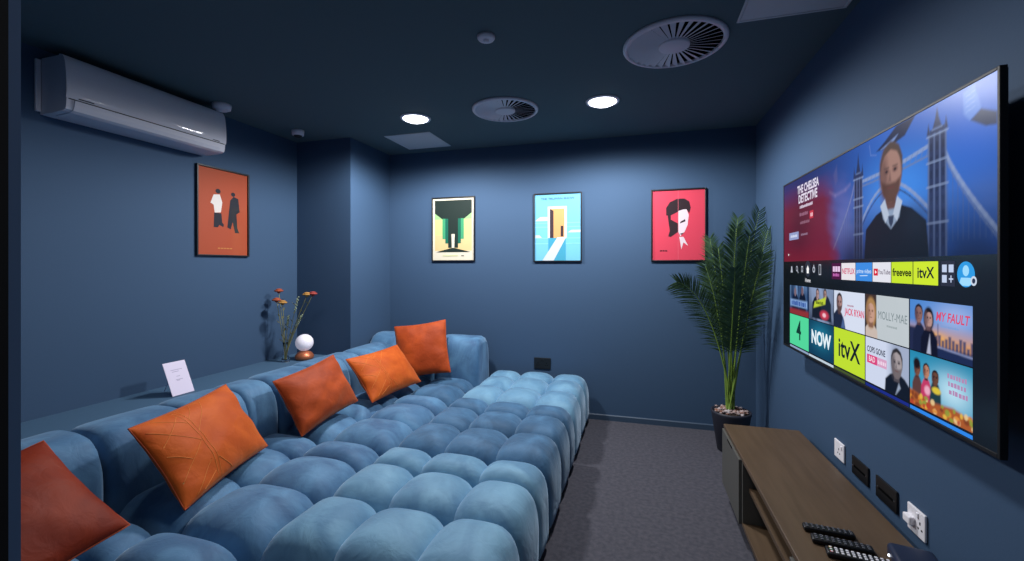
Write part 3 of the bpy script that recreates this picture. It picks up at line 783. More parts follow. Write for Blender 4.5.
def t5(p, s0, s1, z0, z1):
    p.grad(np.ones_like(p.U), '#4c86d0'); p.grad(.9 * np.exp(-((p.U - .75) / .35) ** 2 - ((p.V - .75) / .3) ** 2), '#9fb4e4'); p.grad(np.clip((.62 - p.V) / .35, 0, 1), '#d89a62'); p.grad(.8 * np.exp(-((p.U - .45) / .2) ** 2 - ((p.V - .33) / .12) ** 2), '#f2b03c')
    for k in range(12): p.rect(s0 + .11 + k * .0145, s0 + .121 + k * .0145, z0 + .02, z0 + .044 + .022 * abs(math.sin(k * 2.2)), '#33406a', .005, .9)
    p.seg((s0 + .137, z0 + .04), (s0 + .137, z0 + .095), .004, '#5c5a80')
    p.rect(s0 - .01, s1 + .01, z0 - .01, z0 + .030, '#1d2b52', .012); p.seg((s0 + .12, z0 + .030), (s1, z0 + .022), .005, '#8f9cc8', .006, .8); p.seg((s0, z0 + .022), (s0 + .11, z0 + .010), .012, '#8c3442', .012, .8)
    p.rect(s0 - .01, s0 + .03, z0, z0 + .075, '#222a4c', .01)
    p.coat(s0 + .050, z0, .036, .090, '#1a2240'); p.face(s0 + .046, z0 + .118, .058, '#8a6560', '#1d1a26', '#4c3640')
    p.coat(s0 + .096, z0 - .01, .042, .090, '#10142a'); p.face(s0 + .094, z0 + .108, .060, '#b58f88', '#17151f', '#5d454c', None, True); p.face(s0 + .096, z0 + .108, .050, '#b58f88', '#17151f', '#5d454c')
    p.poly([(s0 + .085, z0), (s0 + .10, z0 + .06), (s0 + .105, z0)], '#aeb4cc', .006)
    return lambda a: a.text('MY FAULT', s0 + .195, z0 + .118, .037, '#d9496e', .02, .80, shear=.2) and scribble(a, s0 + .15, s0 + .225, z0 + .092, .006, '#7d9fd6', 11)
def u1(p, s0, s1, z0, z1):
    p.grad(np.ones_like(p.U), '#52d79c')
    return lambda a: a.text('4', (s0 + s1) / 2, (z0 + z1) / 2, .15, '#103a34', .012)
def u2(p, s0, s1, z0, z1):
    p.grad(np.ones_like(p.U), '#0e3a58'); p.grad(.9 * np.exp(-((p.U - .5) / .4) ** 2 - ((p.V - .6) / .35) ** 2), '#1f7d9c')
    return lambda a: a.text('NOW', (s0 + s1) / 2, (z0 + z1) / 2, .092, '#e6f4fa', .04, .95)
def u3(p, s0, s1, z0, z1):
    p.grad(np.ones_like(p.U), '#bfdf30')
    return lambda a: a.text('itvX', (s0 + s1) / 2, (z0 + z1) / 2, .115, '#0f1a28', .018)
def u4(p, s0, s1, z0, z1):
    p.grad(np.ones_like(p.U), '#cdd6ec'); p.grad(.8 * np.clip((p.U - .5) / .2, 0, 1), '#93a0bc')
    p.coat(s0 + .215, z0 - .01, .080, .085, '#121a2a'); p.poly([(s0 + .205, z0), (s0 + .225, z0 + .045), (s0 + .235, z0 + .03)], '#9aa8c0', .008)
    p.face(s0 + .212, z0 + .108, .100, '#a3999c', '#2b292f', '#4f4a52', '#6a6064')
    def late(a):
        a.text('COPS GONE', s0 + .076, z0 + .126, .031, '#2a3044', .02, .74); a.rect(s0 + .012, s0 + .085, z0 + .074, z0 + .106, '#d9427c'); a.text('BAD', s0 + .048, z0 + .090, .028, '#f8dbe8', .02, .85); a.rect(s0 + .085, s0 + .150, z0 + .074, z0 + .106, '#d7a3c4'); scribble(a, s0 + .09, s0 + .145, z0 + .090, .014, '#f0d8ea', 12)
    return late
def u5(p, s0, s1, z0, z1):
    p.grad(np.ones_like(p.U), '#2f94ba'); p.grad(np.exp(-((p.U - .72) / .3) ** 2 - ((p.V - .5) / .33) ** 2), '#b5dcee'); p.grad(.6 * np.clip((p.V - .75) / .3, 0, 1), '#17749c')
    for s, c, sk, zz in ((.038, '#5a3c3c', '#7d4f3f', .118), (.083, '#c23a66', '#b98068', .120), (.125, '#1f3c44', '#6a4536', .108)):
        p.coat(s0 + s, z0 + .02, .027, .080, c); p.face(s0 + s, z0 + zz, .046, sk, '#1b1216', '#4c2e2c')
    p.ell(s0 + .036, z0 + .135, .017, .017, '#1b1216', .5); p.ell(s0 + .130, z0 + .072, .020, .010, '#d9c23c', .5); p.ell(s0 + .088, z0 + .062, .014, .014, '#e8a8c0', .6)
    p.poly([(s0 - .01, z0 - .01), (s1 + .01, z0 - .01), (s1 + .01, z0 + .030), (s0 + .20, z0 + .042), (s0 + .10, z0 + .030), (s0 - .01, z0 + .050)], '#a8582c', .010)
    r = random.Random(4)
    for k in range(46): p.ell(s0 + r.uniform(.0, .28), z0 + r.uniform(.002, .036), r.uniform(.005, .012), r.uniform(.005, .010), r.choice(['#d98a34', '#8c9a3c', '#b5402c', '#e2b848', '#7a3c24', '#e8c890']), .6, .9)
    return lambda a: [scribble(a, s0 + .178 + k * .004, s0 + .255 + k * .003, z0 + .130 - k * .022, .014, '#b489b4', 13 + k) for k in range(3)]
for c, f in enumerate((t1, t2, t3, t4, t5)): tile(c, R1, f)
for c, f in enumerate((u1, u2, u3, u4, u5)): tile(c, R2, f)
for c, col in enumerate(('#8fa4c2', '#c2d2de', '#44542a', '#1c2c86', '#2f86ea')):      # tops of the next row of tiles
    Art().rect(CX_[c] + .003, CX_[c + 1] - .003, .957, .968, col).done('show_tile')

# ------------------------------------------------------------------ air conditioner
ac = thing('air_conditioner', 'white wall mounted air conditioner high on the left wall', 'air conditioner', (XL, 2.03, 2.25))
AY0, AY1 = 1.566, 2.503
def acprof(dx=0.0):
    return [(XL + .001, 2.250), (XL + .10, 2.251), (XL + .185, 2.256), (XL + .207, 2.264), (XL + .219 + dx, 2.285), (XL + .223 + dx, 2.32), (XL + .2225 + dx, 2.345), (XL + .220 + dx, 2.44),
            (XL + .212 + dx, 2.515), (XL + .196 + dx, 2.545), (XL + .165, 2.556), (XL + .02, 2.556), (XL + .001, 2.55)]
bm = bmesh.new(); prism(bm, acprof(-.006), AY0 + .004, AY1 - .004, 'y'); obj('body', bm, M_ACW, ac)
bm = bmesh.new()
pan = [(.2195 + .0045 * (1 - ((2.362 - z) / .040) ** 2), z) for z in [2.322 + .040 * k / 8 for k in range(9)]]
pan += [(.224 - .0009 * k * k / 4, 2.362 + .020 * k) for k in range(1, 7)] + [(.2125, 2.505), (.208, 2.525), (.200, 2.543), (.188, 2.555), (.165, 2.560)]
pan = [(XL + x, z) for x, z in pan + [(.165, 2.553), (.190, 2.540), (.200, 2.515), (.207, 2.44), (.210, 2.35), (.210, 2.322)]]
prism(bm, pan, AY0, AY1, 'y', smooth=True)
obj('front_panel', bm, M_ACW, ac)
bm = bmesh.new(); prism(bm, [(XL + .075, 2.246), (XL + .190, 2.2515), (XL + .2125, 2.261), (XL + .2235, 2.284), (XL + .2275, 2.314), (XL + .219, 2.314), (XL + .205, 2.268), (XL + .075, 2.252)], AY0 + .035, AY1 - .05, 'y')
obj('louver', bm, M_ACW, ac)
bm = bmesh.new(); bx(bm, XL + .206, XL + .2205, AY0 + .012, AY1 - .012, 2.3172, 2.3215); obj('panel_gap', bm, M_ACD, ac)
bm = bmesh.new(); bx(bm, XL + .001, XL + .018, AY0 - .022, AY0 + .002, 2.262, 2.548, .005); obj('mounting_plate', bm, M_ACW, ac)
for y, l_ in ((1.62, .07), (2.40, .05)): obj('badge', box(XL + .2185, XL + .2222, y, y + l_, 2.327, 2.332), M_ACD, ac, label='small dark marking along the lower edge of the panel')

# ------------------------------------------------------------------ ceiling fittings
def downlight(x, y, label, group='round recessed downlights', k=1.0):
    t = thing('downlight', label, 'ceiling light', (x, y, ZC), group=group)
    bm = bmesh.new(); lathe(bm, [(.098, -.008), (.104, -.012), (.117, -.009), (.121, -.001), (.098, -.001)], (x, y, ZC), 40, cap=False)
    obj('trim_ring', bm, M_WHITE, t, smooth=True)
    bm = bmesh.new(); lathe(bm, [(0, -.034), (.035, -.032), (.068, -.025), (.092, -.013), (.099, -.006), (.099, -.002), (0, -.002)], (x, y, ZC), 40, cap=False)
    obj('lens', bm, M_LENS, t, smooth=True)
    ld = bpy.data.lights.new('downlight_beam', 'SPOT'); ld.energy = SPOT_W * k; ld.color = SPOT_COLOR
    ld.spot_size = math.radians(177); ld.spot_blend = .39; ld.shadow_soft_size = .09
    lo = bpy.data.objects.new('downlight_beam', ld); COL.objects.link(lo); lo.parent = t; lo.location = (0, 0, -.09)
downlight(-1.714, 3.136, 'lit round downlight on the left, beside the square ceiling panel')
downlight(-.245, 3.189, 'lit round downlight on the right, between the two round ceiling vents')
for x in (-1.70, -.26): downlight(x, 1.25, 'round downlight in the part of the ceiling above the doorway end', 'round recessed downlights near the doorway', .10)

def diffuser(x, y, R, label):
    t = thing('ceiling_vent', label, 'ceiling vent', (x, y, ZC), group='round swirl ceiling vents')
    bm = bmesh.new(); lathe(bm, [(R * .90, -.004), (R * .905, -.017), (R * .975, -.016), (R, -.009), (R, -.0005), (R * .92, -.0005)], (x, y, ZC), 56, cap=False)
    obj('rim', bm, M_GREYW, t, smooth=True)
    bm = bmesh.new(); lathe(bm, [(0, -.0012), (R * .92, -.0012), (R * .92, -.0004), (0, -.0004)], (x, y, ZC), 48, cap=False)  # black disc under the ceiling stands in for the shaded duct
    obj('duct_shade_disc', bm, M_BLACKM, t, smooth=True)
    bm = bmesh.new(); lathe(bm, [(0, -.024), (R * .27, -.022), (R * .30, -.018), (R * .30, -.004)], (x, y, ZC), 40, cap=False)
    obj('hub', bm, M_GREYW, t, smooth=True)
    bm = bmesh.new(); nb = 34
    for k in range(nb):
        ph = 2 * PI * k / nb
        rd = Vector((math.cos(ph), math.sin(ph), 0)); tg = Vector((-math.sin(ph), math.cos(ph), 0)); ta = math.radians(24)
        up = tg * math.cos(ta) + Vector((0, 0, 1)) * math.sin(ta); nn = rd.cross(up)
        c0 = Vector((x, y, ZC - .0115)); vs = []
        for r_, ch in ((R * .28, .010), (R * .91, .033)):
            for e, q in ((-1, -1), (1, -1), (1, 1), (-1, 1)):
                vs.append(bm.verts.new(c0 + rd * r_ + up * (e * ch / 2) + nn * (q * .0007)))
        for f in ((0, 1, 2, 3), (7, 6, 5, 4), (0, 4, 5, 1), (1, 5, 6, 2), (2, 6, 7, 3), (3, 7, 4, 0)): bm.faces.new([vs[i] for i in f])
    obj('vane', bm, M_GREYW, t, label='radial twisted blades')
diffuser(-.966, 3.150, .250, 'round swirl ceiling vent between the two lit downlights')
diffuser(.185, 2.475, .265, 'larger looking round swirl ceiling vent nearest the television')

def cpanel(x0, x1, y0, y1, label, d=.004):
    t = thing('ceiling_panel', label, 'ceiling panel', ((x0 + x1) / 2, (y0 + y1) / 2, ZC), group='square pale ceiling panels')
    bm = bmesh.new(); b = .012
    bx(bm, x0, x1, y0, y0 + b, ZC - d - .002, ZC - .0003, .001); bx(bm, x0, x1, y1 - b, y1, ZC - d - .002, ZC - .0003, .001)
    bx(bm, x0, x0 + b, y0 + b, y1 - b, ZC - d - .002, ZC - .0003, .001); bx(bm, x1 - b, x1, y0 + b, y1 - b, ZC - d - .002, ZC - .0003, .001)
    obj('frame', bm, M_PANEL, t)
    obj('hatch', box(x0 + b + .002, x1 - b - .002, y0 + b + .002, y1 - b - .002, ZC - d, ZC - .0005), M_PANEL, t)
cpanel(-2.225, -1.768, 3.485, 3.945, 'square pale ceiling panel behind the left downlight')
cpanel(.462, .918, 1.885, 2.345, 'square pale ceiling panel above the television')

sd = thing('smoke_detector', 'small round white smoke detector alone in the middle of the ceiling', 'smoke detector', (-.755, 2.124, ZC))
bm = bmesh.new(); lathe(bm, [(.046, -.0005), (.046, -.012), (.040, -.020), (.028, -.022)], (-.755, 2.124, ZC), 32); obj('base', bm, M_GREYW, sd)
bm = bmesh.new(); lathe(bm, [(.016, -.021), (.015, -.028), (.008, -.033), (0, -.034)], (-.755, 2.124, ZC), 24, cap=False)
obj('sensor', bm, M_GREYW, sd)
def pir(x, y, r, h, label, dark):
    t = thing('ceiling_sensor', label, 'sensor', (x, y, ZC), group='small ceiling sensors by the left wall')
    bm = bmesh.new(); lathe(bm, [(r, -.0005), (r * 1.02, -h * .2), (r * .95, -h * .75), (r * .7, -h * .8)], (x, y, ZC), 28); obj('housing', bm, M_GREYW, t)
    bm = bmesh.new(); lathe(bm, [(r * .68, -h * .78), (r * .6, -h), (r * .3, -h * 1.12), (0, -h * 1.15)], (x, y, ZC), 28, cap=False); obj('sensor_dome', bm, M_BLACK if dark else M_GREYW, t)
pir(-2.853, 3.130, .050, .060, 'small round ceiling sensor with a dark dome beside the corner column', True)
pir(-2.935, 2.475, .060, .050, 'small round ceiling sensor just past the end of the air conditioner', False)

# ------------------------------------------------------------------ wall plates
def plate(name, label, wall, y0, y1, z0, z1, m, kind):
    d = .009
    if wall == 'right':
        M = Matrix(((0, 0, -1, XR), (-1, 0, 0, y1), (0, 1, 0, z0), (0, 0, 0, 1)))      # local x toward the viewer, y up, z into the room
        W_ = y1 - y0
    else:
        M = Matrix(((1, 0, 0, y0), (0, 0, -1, YB), (0, 1, 0, z0), (0, 0, 0, 1))); W_ = y1 - y0
    H_ = z1 - z0
    t = thing(name, label, 'wall socket', M=M, group='sockets and cable plates on the walls')
    obj('plate', box(0, W_, 0, H_, .0005, d, .003), m, t, world=False)
    def pins(cx, cy):
        bm = bmesh.new()
        bx(bm, cx - .003, cx + .003, cy + .008, cy + .018, d - .0005, d + .0006); bx(bm, cx - .014, cx - .006, cy - .010, cy - .004, d - .0005, d + .0006); bx(bm, cx + .006, cx + .014, cy - .010, cy - .004, d - .0005, d + .0006)
        obj('socket_outlet', bm, M_BLACKM, t, world=False)
    def rocker(cx, cy):
        obj('switch', box(cx - .006, cx + .006, cy - .009, cy + .009, d - .001, d + .004, .002), m, t, world=False)
    if kind == 'single':
        pins(W_ / 2, H_ * .42); rocker(W_ * .8, H_ * .76)
    elif kind == 'double':
        for c in (.24, .76): pins(W_ * c, H_ * .42)
        for c in (.44, .56): rocker(W_ * c, H_ * .78)
    elif kind == 'cable':
        bm = bmesh.new()
        bx(bm, W_ * .15, W_ * .85, H_ * .44, H_ * .56, d - .0005, d + .0008)
        obj('cable_slot', bm, M_BLACKM, t, world=False)
        for cx, cy in ((.1, .5), (.9, .5)):
            bm = bmesh.new(); lathe(bm, [(.003, 0), (.003, .0012), (0, .0015)], (W_ * cx, H_ * cy, d - .0002), 10, cap=False)
            obj('screw', bm, M_CHROME, t, world=False)
    elif kind == 'plugged':
        rocker(W_ * .62, H_ * .80); pins(W_ * .74, H_ * .42)
        bm = bmesh.new(); bx(bm, W_ * .05, W_ * .48, H_ * .30, H_ * .62, d - .001, d + .018, .005); obj('plug', bm, M_WHITE, t, world=False)
plate('wall_socket', 'white single socket above the console, the farther of two white plates', 'right', 2.452, 2.556, .469, .556, M_WHITE, 'single')
plate('cable_plate', 'black plate next to the single white socket above the console', 'right', 2.224, 2.370, .466, .548, M_BLACK, 'cable')
plate('cable_plate', 'black plate next to the white plugged socket above the console', 'right', 2.008, 2.160, .466, .553, M_BLACK, 'cable')
plate('wall_socket', 'white socket with a plug in it, the plate nearest the camera', 'right', 1.835, 1.938, .462, .556, M_WHITE, 'plugged')
plate('wall_socket', 'black double socket low on the back wall behind the ottomans', 'back', -.965, -.803, .433, .541, M_BLACK, 'double')

# ------------------------------------------------------------------ media console
M_WOOD = mat('dark_oak', '#564534', .45, spec=.35, var=('#5f4d3b', 3, 6))
nt = M_WOOD.node_tree
for nd in nt.nodes:
    if nd.type == 'TEX_NOISE':
        mp = nt.nodes.new('ShaderNodeMapping'); mp.inputs['Scale'].default_value = (14, 1.0, 14)
        src = nd.inputs['Vector'].links[0].from_socket
        nt.links.new(src, mp.inputs['Vector']); nt.links.new(mp.outputs['Vector'], nd.inputs['Vector'])
M_WOODF = mat('console_front', '#5b5a55', .45, spec=.35)
KX0, KX1, KY0, KY1, KZ = .505, .905, 1.22, 2.905, .460
con = thing('media_console', 'long low dark wood television console with open middle shelves', 'console', ((KX0 + KX1) / 2, (KY0 + KY1) / 2, 0))
obj('top', box(KX0 - .004, KX1, KY0 - .004, KY1 + .004, KZ - .022, KZ, .003), M_WOOD, con)
obj('bottom_panel', box(KX0 + .002, KX1, KY0, KY1, .10, .122, .002), M_WOOD, con)
for y in (KY0, KY1 - .02): obj('side_panel', box(KX0 + .002, KX1, y, y + .02, .122, KZ - .022, .002), M_WOOD, con)
D1, D0 = 2.43, 1.70
for y in (D1, D0 - .02): obj('divider', box(KX0 + .002, KX1 - .012, y, y + .02, .122, KZ - .022, .001), M_WOODF, con)
obj('shelf', box(KX0 + .03, KX1 - .012, D0, D1, .285, .305, .001), M_WOOD, con)
obj('back_panel', box(KX1 - .012, KX1, KY0 + .02, KY1 - .02, .122, KZ - .022), M_WOODF, con)
for y0, y1 in ((D1 + .022, KY1 - .002), (KY0 + .002, D0 - .022)):
    dr = obj('door', box(KX0 - .012, KX0 + .004, y0, y1, .105, KZ - .026, .002), M_WOODF, con)
    obj('handle_groove', box(KX0 - .014, KX0 - .0115, (y0 + y1) / 2 - .06, (y0 + y1) / 2 + .06, KZ - .038, KZ - .030), M_BLACKM, dr)
for x in (KX0 + .03, KX1 - .07):
    for y in (KY0 + .06, KY1 - .10):
        bm = bmesh.new(); bx(bm, x, x + .04, y, y + .04, 0, .10, .003); obj('leg', bm, M_BLACK, con)

M_BTN = mat('button_grey', '#565962', .5); M_BTNW = mat('button_white', '#e4e4ea', .5)
M_BTNC = [mat('button_' + n, c, .5) for n, c in (('red', '#c83030'), ('green', '#3aa050'), ('yellow', '#e0b030'), ('blue', '#3060c8'))]
def remote(label, cx, cy, rz, L, W_, bm_fn):
    M = Matrix.Translation((cx, cy, KZ)) @ Matrix.Rotation(rz, 4, 'Z')
    t = thing('remote_control', label, 'remote control', M=M, group='remote controls on the console')
    bm = bmesh.new(); bx(bm, -L / 2, L / 2, -W_ / 2, W_ / 2, .0005, .018, .006, seg=3); obj('body', bm, M_BLACK, t, world=False, smooth=True)
    bm = bmesh.new(); ms = bm_fn(bm, L, W_); obj('buttons', bm, ms, t, world=False)
def btns(dense, mats_):
    def fn(bm, L, W_):
        nx = dense
        for i in range(nx):
            for j in range(3):
                x = -L * .42 + L * .84 * i / (nx - 1); y = (j - 1) * W_ * .27
                mi = (1 + (i + j) % 4 if i == 0 and len(mats_) > 1 else 0)
                bx(bm, x - L * .022, x + L * .022, y - W_ * .09, y + W_ * .09, .0175, .0205, .001, mi=min(mi, len(mats_) - 1))
        return mats_
    return fn
remote('slim black remote control, the one farthest from the camera', .655, 1.812, -.10, .155, .036, btns(9, [M_BTN]))
remote('black remote control with grey keys, the middle one of three', .668, 1.738, -.16, .175, .042, btns(10, [M_BTN]))
remote('black remote control with rows of white keys, nearest the camera', .690, 1.668, -.18, .18, .046, btns(11, [M_BTNW] + M_BTNC))
M_NAVY = mat('navy_plastic', '#1b2640', .4)
M = Matrix.Translation((.835, 1.640, KZ)) @ Matrix.Rotation(-.2, 4, 'Z')
t = thing('set_top_box', 'small navy blue rounded device on the console beside the remotes', 'device', M=M)
obj('body', box(-.06, .06, -.09, .09, .0005, .045, .014, seg=4), M_NAVY, t, world=False, smooth=True)
bm = bmesh.new(); sphere(bm, (-.061, .05, .017), .0045, seg=12); obj('indicator_light', bm, mat('led', '#ffffff', .4, emit='#e8f0ff', estr=2.0), t, world=False)

# ------------------------------------------------------------------ ledge: card, vase of flowers, lamp
M_CARD = mat('card_white', '#e3d9ee', .6)
M_INK = mat('card_ink', '#a79cb8', .8)
tilt = math.radians(24)
Mc = Matrix.Translation((-2.838, 2.052, .5895)) @ Matrix(((0, -math.sin(tilt), math.cos(tilt), 0), (1, 0, 0, 0), (0, math.cos(tilt), math.sin(tilt), 0), (0, 0, 0, 1)))
t = thing('card_sign', 'white printed card leaning back on the ledge behind the sofa', 'card', M=Mc)
obj('card', box(0, .142, .001, .222, 0, .003, .0008), M_CARD, t, world=False)
for k, (x0, x1, y) in enumerate(((.035, .108, .166), (.040, .085, .154), (.060, .082, .122), (.050, .095, .100), (.055, .075, .094))):
    obj('text_line', box(x0, x1, y, y + .0032, .0031, .0034), M_INK, t, world=False)
bm = bmesh.new()
top = Vector((.071, .185, 0)); R3 = Mc.to_3x3(); fl = R3.inverted() @ Vector((-.065, 0, 0))
p0 = R3.inverted() @ Vector((-.172, .071, .001)); tube(bm, [top, (top + p0) / 2, p0], .002, 6)
obj('easel_strut', bm, M_CARD, t, world=False)

M_STEM = mat('flower_stem', '#8f8c58', .7); M_PETAL = mat('petal_rust', '#98422c', .7, var=('#b0542f', 40, 2)); M_PETALY = mat('petal_amber', '#b5843f', .7); M_PETALR = mat('petal_red', '#9a3a32', .7); M_SAGE = mat('seed_sage', '#9aa78a', .8)
VX, VY, VZ = -2.955, 3.095, .588
t = thing('glass_vase', 'clear glass bud vase holding flowers on the ledge', 'vase', (VX, VY, VZ))
bm = bmesh.new(); lathe(bm, [(.0, .001), (.030, .001), (.033, .006), (.030, .02), (.024, .06), (.018, .12), (.021, .17), (.0195, .17), (.0165, .12), (.0225, .06), (.027, .02), (.0, .012)], (VX, VY, VZ), 32, cap=False)
obj('body', bm, M_GLASS, t, smooth=True)
bm = bmesh.new(); lathe(bm, [(.034, .0005), (.036, .003), (.034, .006)], (VX, VY, VZ), 32); obj('base_glint', bm, M_CHROME, t)  # chrome disc stands in for the silver glint in the glass base
fl = [((-3.030, 3.10, 1.198), 'bloom', M_PETAL, 'rust coloured flower, the tallest on the left of the vase'),
      ((-3.025, 3.07, 1.120), 'bloom', M_PETAL, 'rust coloured flower lowest on the left of the vase'),
      ((-2.950, 3.06, 1.100), 'bloom', M_PETALY, 'amber flower just below the rust flowers in the vase'),
      ((-2.880, 3.16, 1.150), 'spike', M_SAGE, 'pale green seed spike in the middle of the vase'),
      ((-2.750, 3.12, 1.170), 'bloom', M_PETALY, 'amber flower on the right of the vase'),
      ((-2.715, 3.15, 1.175), 'bloom', M_PETALR, 'red flower farthest right in the vase'),
      ((-2.795, 3.11, 1.000), 'spike', M_SAGE, 'short green bud spike leaning right in the vase'),
      ((-2.965, 3.14, .985), 'spike', M_SAGE, 'short green bud spike leaning left in the vase')]
for k, (tip, kd, pmat, lb) in enumerate(fl):
    b0 = Vector((VX + .008 * math.cos(k * 2.4), VY + .008 * math.sin(k * 2.4), VZ + .016)); tp = Vector(tip)
    mouth = Vector((VX + (tp.x - VX) * .13 + .002, VY + (tp.y - VY) * .13, VZ + .16))
    mouth = Vector((VX + max(-.012, min(.012, mouth.x - VX)), VY + max(-.012, min(.012, mouth.y - VY)), VZ + .16))
    t = thing('cut_flower', lb, 'flower', tuple(b0), group='dried flowers in the glass vase')
    pts = []
    for s in range(11):
        u = s / 10
        p = b0 * (1 - u) ** 2 + mouth * 2 * u * (1 - u) + tp * u * u
        pts.append(p)
    bm = bmesh.new(); tube(bm, pts, [.0034 - .0012 * s / 10 for s in range(11)], 6)
    obj('stem', bm, M_STEM, t)
    bm = bmesh.new()
    for s in (4, 5, 6, 7, 8, 9):
        p = pts[s]; d = Vector((math.cos(s * 2.1 + k), math.sin(s * 2.1 + k), .7)).normalized()
        sd_ = d.cross(Vector((0, 0, 1))).normalized()
        L_ = .060
        vs = [bm.verts.new(p), bm.verts.new(p + d * L_ * .5 + sd_ * .005), bm.verts.new(p + d * L_), bm.verts.new(p + d * L_ * .5 - sd_ * .005)]
        bm.faces.new(vs)
    r_ = bmesh.ops.solidify(bm, geom=list(bm.faces), thickness=.0008)
    obj('leaves', bm, M_STEM, t)
    bm = bmesh.new()
    if kd == 'bloom':
        for ring, (n_, rr, hh) in enumerate(((13, .038, .000), (11, .028, .009), (8, .016, .017))):
            for q in range(n_):
                an = 2 * PI * q / n_ + ring * .3
                d = Vector((math.cos(an), math.sin(an), .35 + .4 * ring)).normalized()
                sphere(bm, tp + d * rr * .6 + Vector((0, 0, hh)), rr * .42, 1, 1, .55, seg=8)
        sphere(bm, tp + Vector((0, 0, -.004)), .014, 1, 1, .8, seg=10)
    else:
        for q in range(16):
            u = q / 15; p = tp + (pts[-3] - tp) * u * .9
            sphere(bm, p + Vector((math.cos(q * 2.4), math.sin(q * 2.4), 0)) * .006, .0062, seg=8)
    obj('flower_head', bm, pmat, t)

LX, LY, LZ = -2.872, 3.228, .588
t = thing('globe_lamp', 'small table lamp with white globe on a copper dome base', 'lamp', (LX, LY, LZ))
bm = bmesh.new(); lathe(bm, [(.045, .0005), (.070, .004), (.079, .020), (.077, .038), (.064, .056), (.048, .070), (.022, .077), (.022, .086)], (LX, LY, LZ), 40); obj('base', bm, M_COPPER, t)
bm = bmesh.new(); sphere(bm, (LX, LY, LZ + .150), .075, seg=40); obj('globe', bm, M_GLOBE, t)
bm = bmesh.new(); lathe(bm, [(.020, .082), (.026, .084), (.026, .090), (.020, .092)], (LX, LY, LZ), 24); obj('collar', bm, M_COPPER, t)

# ------------------------------------------------------------------ palm in its pot
PX, PY = .690, 3.700
M_POT = mat('pot_dark', '#2a2c38', .5); M_SOIL = mat('soil', '#2a1d16', .95); M_PEB = mat('bark_chips', '#8a5a44', .8, var=('#c9bfc0', 30, 2))
M_FROND = mat('palm_leaf', '#2d4830', .5, spec=.4, var=('#4d6a44', 9, 3)); M_FROND2 = mat('palm_stem', '#6e8a34', .55)
t = thing('potted_palm', 'tall green palm in a dark pot in the corner beside the television', 'plant', (PX, PY, 0))
bm = bmesh.new(); lathe(bm, [(.092, .0), (.098, .005), (.138, .275), (.143, .29), (.143, .305), (.134, .307), (.130, .285)], (PX, PY, 0), 36); obj('pot', bm, M_POT, t)
bm = bmesh.new(); lathe(bm, [(.131, .255), (.131, .285), (.07, .292), (0, .294)], (PX, PY, 0), 30); obj('soil', bm, M_SOIL, t)
bm = bmesh.new()
for k in range(70):
    r_ = .118 * math.sqrt(random.random()); an = random.random() * 2 * PI; s = random.uniform(.010, .022)
    r = bmesh.ops.create_icosphere(bm, subdivisions=1, radius=s)
    bmesh.ops.transform(bm, matrix=Matrix.Translation((PX + r_ * math.cos(an), PY + r_ * math.sin(an), .297 + random.uniform(0, .016))) @ Matrix.Rotation(random.random() * 3, 4, 'X') @ Matrix.Diagonal((1, .7, .5, 1)), verts=r['verts'])
ch = obj('bark_chips', bm, M_PEB, t); ch['kind'] = 'stuff'
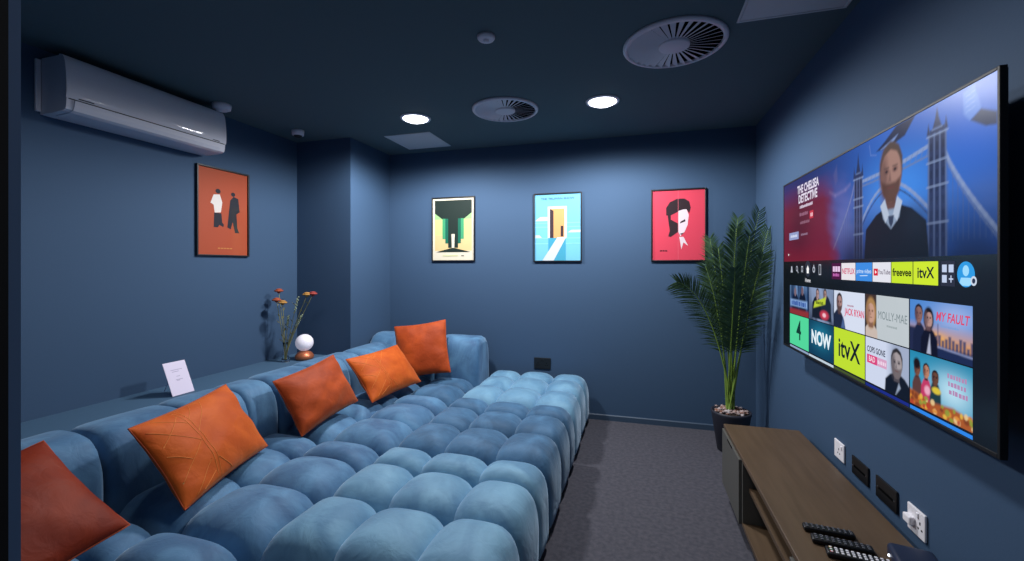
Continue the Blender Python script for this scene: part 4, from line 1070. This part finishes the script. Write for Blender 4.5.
def frond(tip, ctrl, wid, base_u=.33, n=52, ang=0.0):
    """one feather leaf: an arching rachis and two rows of narrow leaflets; a child named frond"""
    b0 = Vector((PX + .03 * random.uniform(-1, 1), PY + .03 * random.uniform(-1, 1), .29)); tp, c = Vector(tip), Vector(ctrl)
    def at(u): return b0 * (1 - u) ** 2 + c * 2 * u * (1 - u) + tp * u * u
    bm = bmesh.new(); pts = [at(k / 20) for k in range(21)]
    tube(bm, pts, [.0075 - .0060 * k / 20 for k in range(21)], 7, mi=1)
    for k in range(n):
        u = base_u + (1 - base_u) * k / (n - 1)
        p = at(u); tg = (at(min(1, u + .01)) - at(u - .01)).normalized()
        prof = math.sin(PI * min(1, .14 + .80 * (k / (n - 1)))) ** .7
        L_ = wid * (0.30 + .70 * prof)
        sd0 = tg.cross(Vector((math.cos(ang), math.sin(ang), 0)))
        if sd0.length < .2: sd0 = tg.cross(Vector((0, 1, 0)))
        sd0.normalize(); nn = sd0.cross(tg)
        for sg in (-1, 1):
            fw_ = .70 + .75 * k / n + random.uniform(-.16, .16)
            d = (sd0 * sg + tg * fw_ + nn * random.uniform(-.12, .28)).normalized()
            side = d.cross(nn).normalized() * .0042
            seg = 4; L2 = L_ * random.uniform(.9, 1.08); rows_ = []
            for q in range(seg + 1):
                v = q / seg; pp = p + d * L2 * v + Vector((0, 0, -.22 * L2 * v * v))
                pp.x = min(pp.x, XR - .012); pp.y = min(pp.y, YB - .012)
                wq = (0.55 + 1.2 * v * (1 - v) * 2) * (1 - v ** 3) + .02
                rows_.append((bm.verts.new(pp + side * wq), bm.verts.new(pp + nn * .0015 * (1 - v)), bm.verts.new(pp - side * wq)))
            for q in range(seg):
                A, B = rows_[q], rows_[q + 1]
                for z in (0, 1):
                    f = bm.faces.new((A[z], A[z + 1], B[z + 1], B[z])); f.material_index = 0; f.smooth = True
    obj('frond', bm, [M_FROND, M_FROND2], t)
for tip, c, wd, ang in (
    ((.700, 3.560, 1.700), (.690, 3.700, 1.10), .20, -1.3),      # upright, facing the room
    ((.900, 3.760, 1.840), (.760, 3.740, 1.15), .20, -1.3),      # tall, leaning to the television
    ((.770, 3.860, 1.800), (.700, 3.800, 1.20), .19, -1.4),
    ((.290, 3.560, 1.300), (.560, 3.660, 1.22), .19, -1.5),      # arching left
    ((.560, 3.830, 1.640), (.640, 3.780, 1.15), .18, -1.3),
    ((.660, 3.400, 1.400), (.690, 3.600, 1.10), .17, -1.2),
    ((.880, 3.560, 1.500), (.780, 3.660, 1.05), .18, -1.6),
    ((.500, 3.640, 1.420), (.630, 3.690, 1.05), .17, -1.4),
    ((.840, 3.930, 1.580), (.740, 3.820, 1.05), .18, -1.3),
    ((.780, 3.520, 1.640), (.730, 3.660, 1.05), .18, -1.3),
    ((.600, 3.700, 1.560), (.670, 3.720, 1.05), .18, -1.3),
    ((.930, 3.640, 1.690), (.800, 3.700, 1.05), .17, -1.6)):
    frond(tip, c, wd, ang=ang)
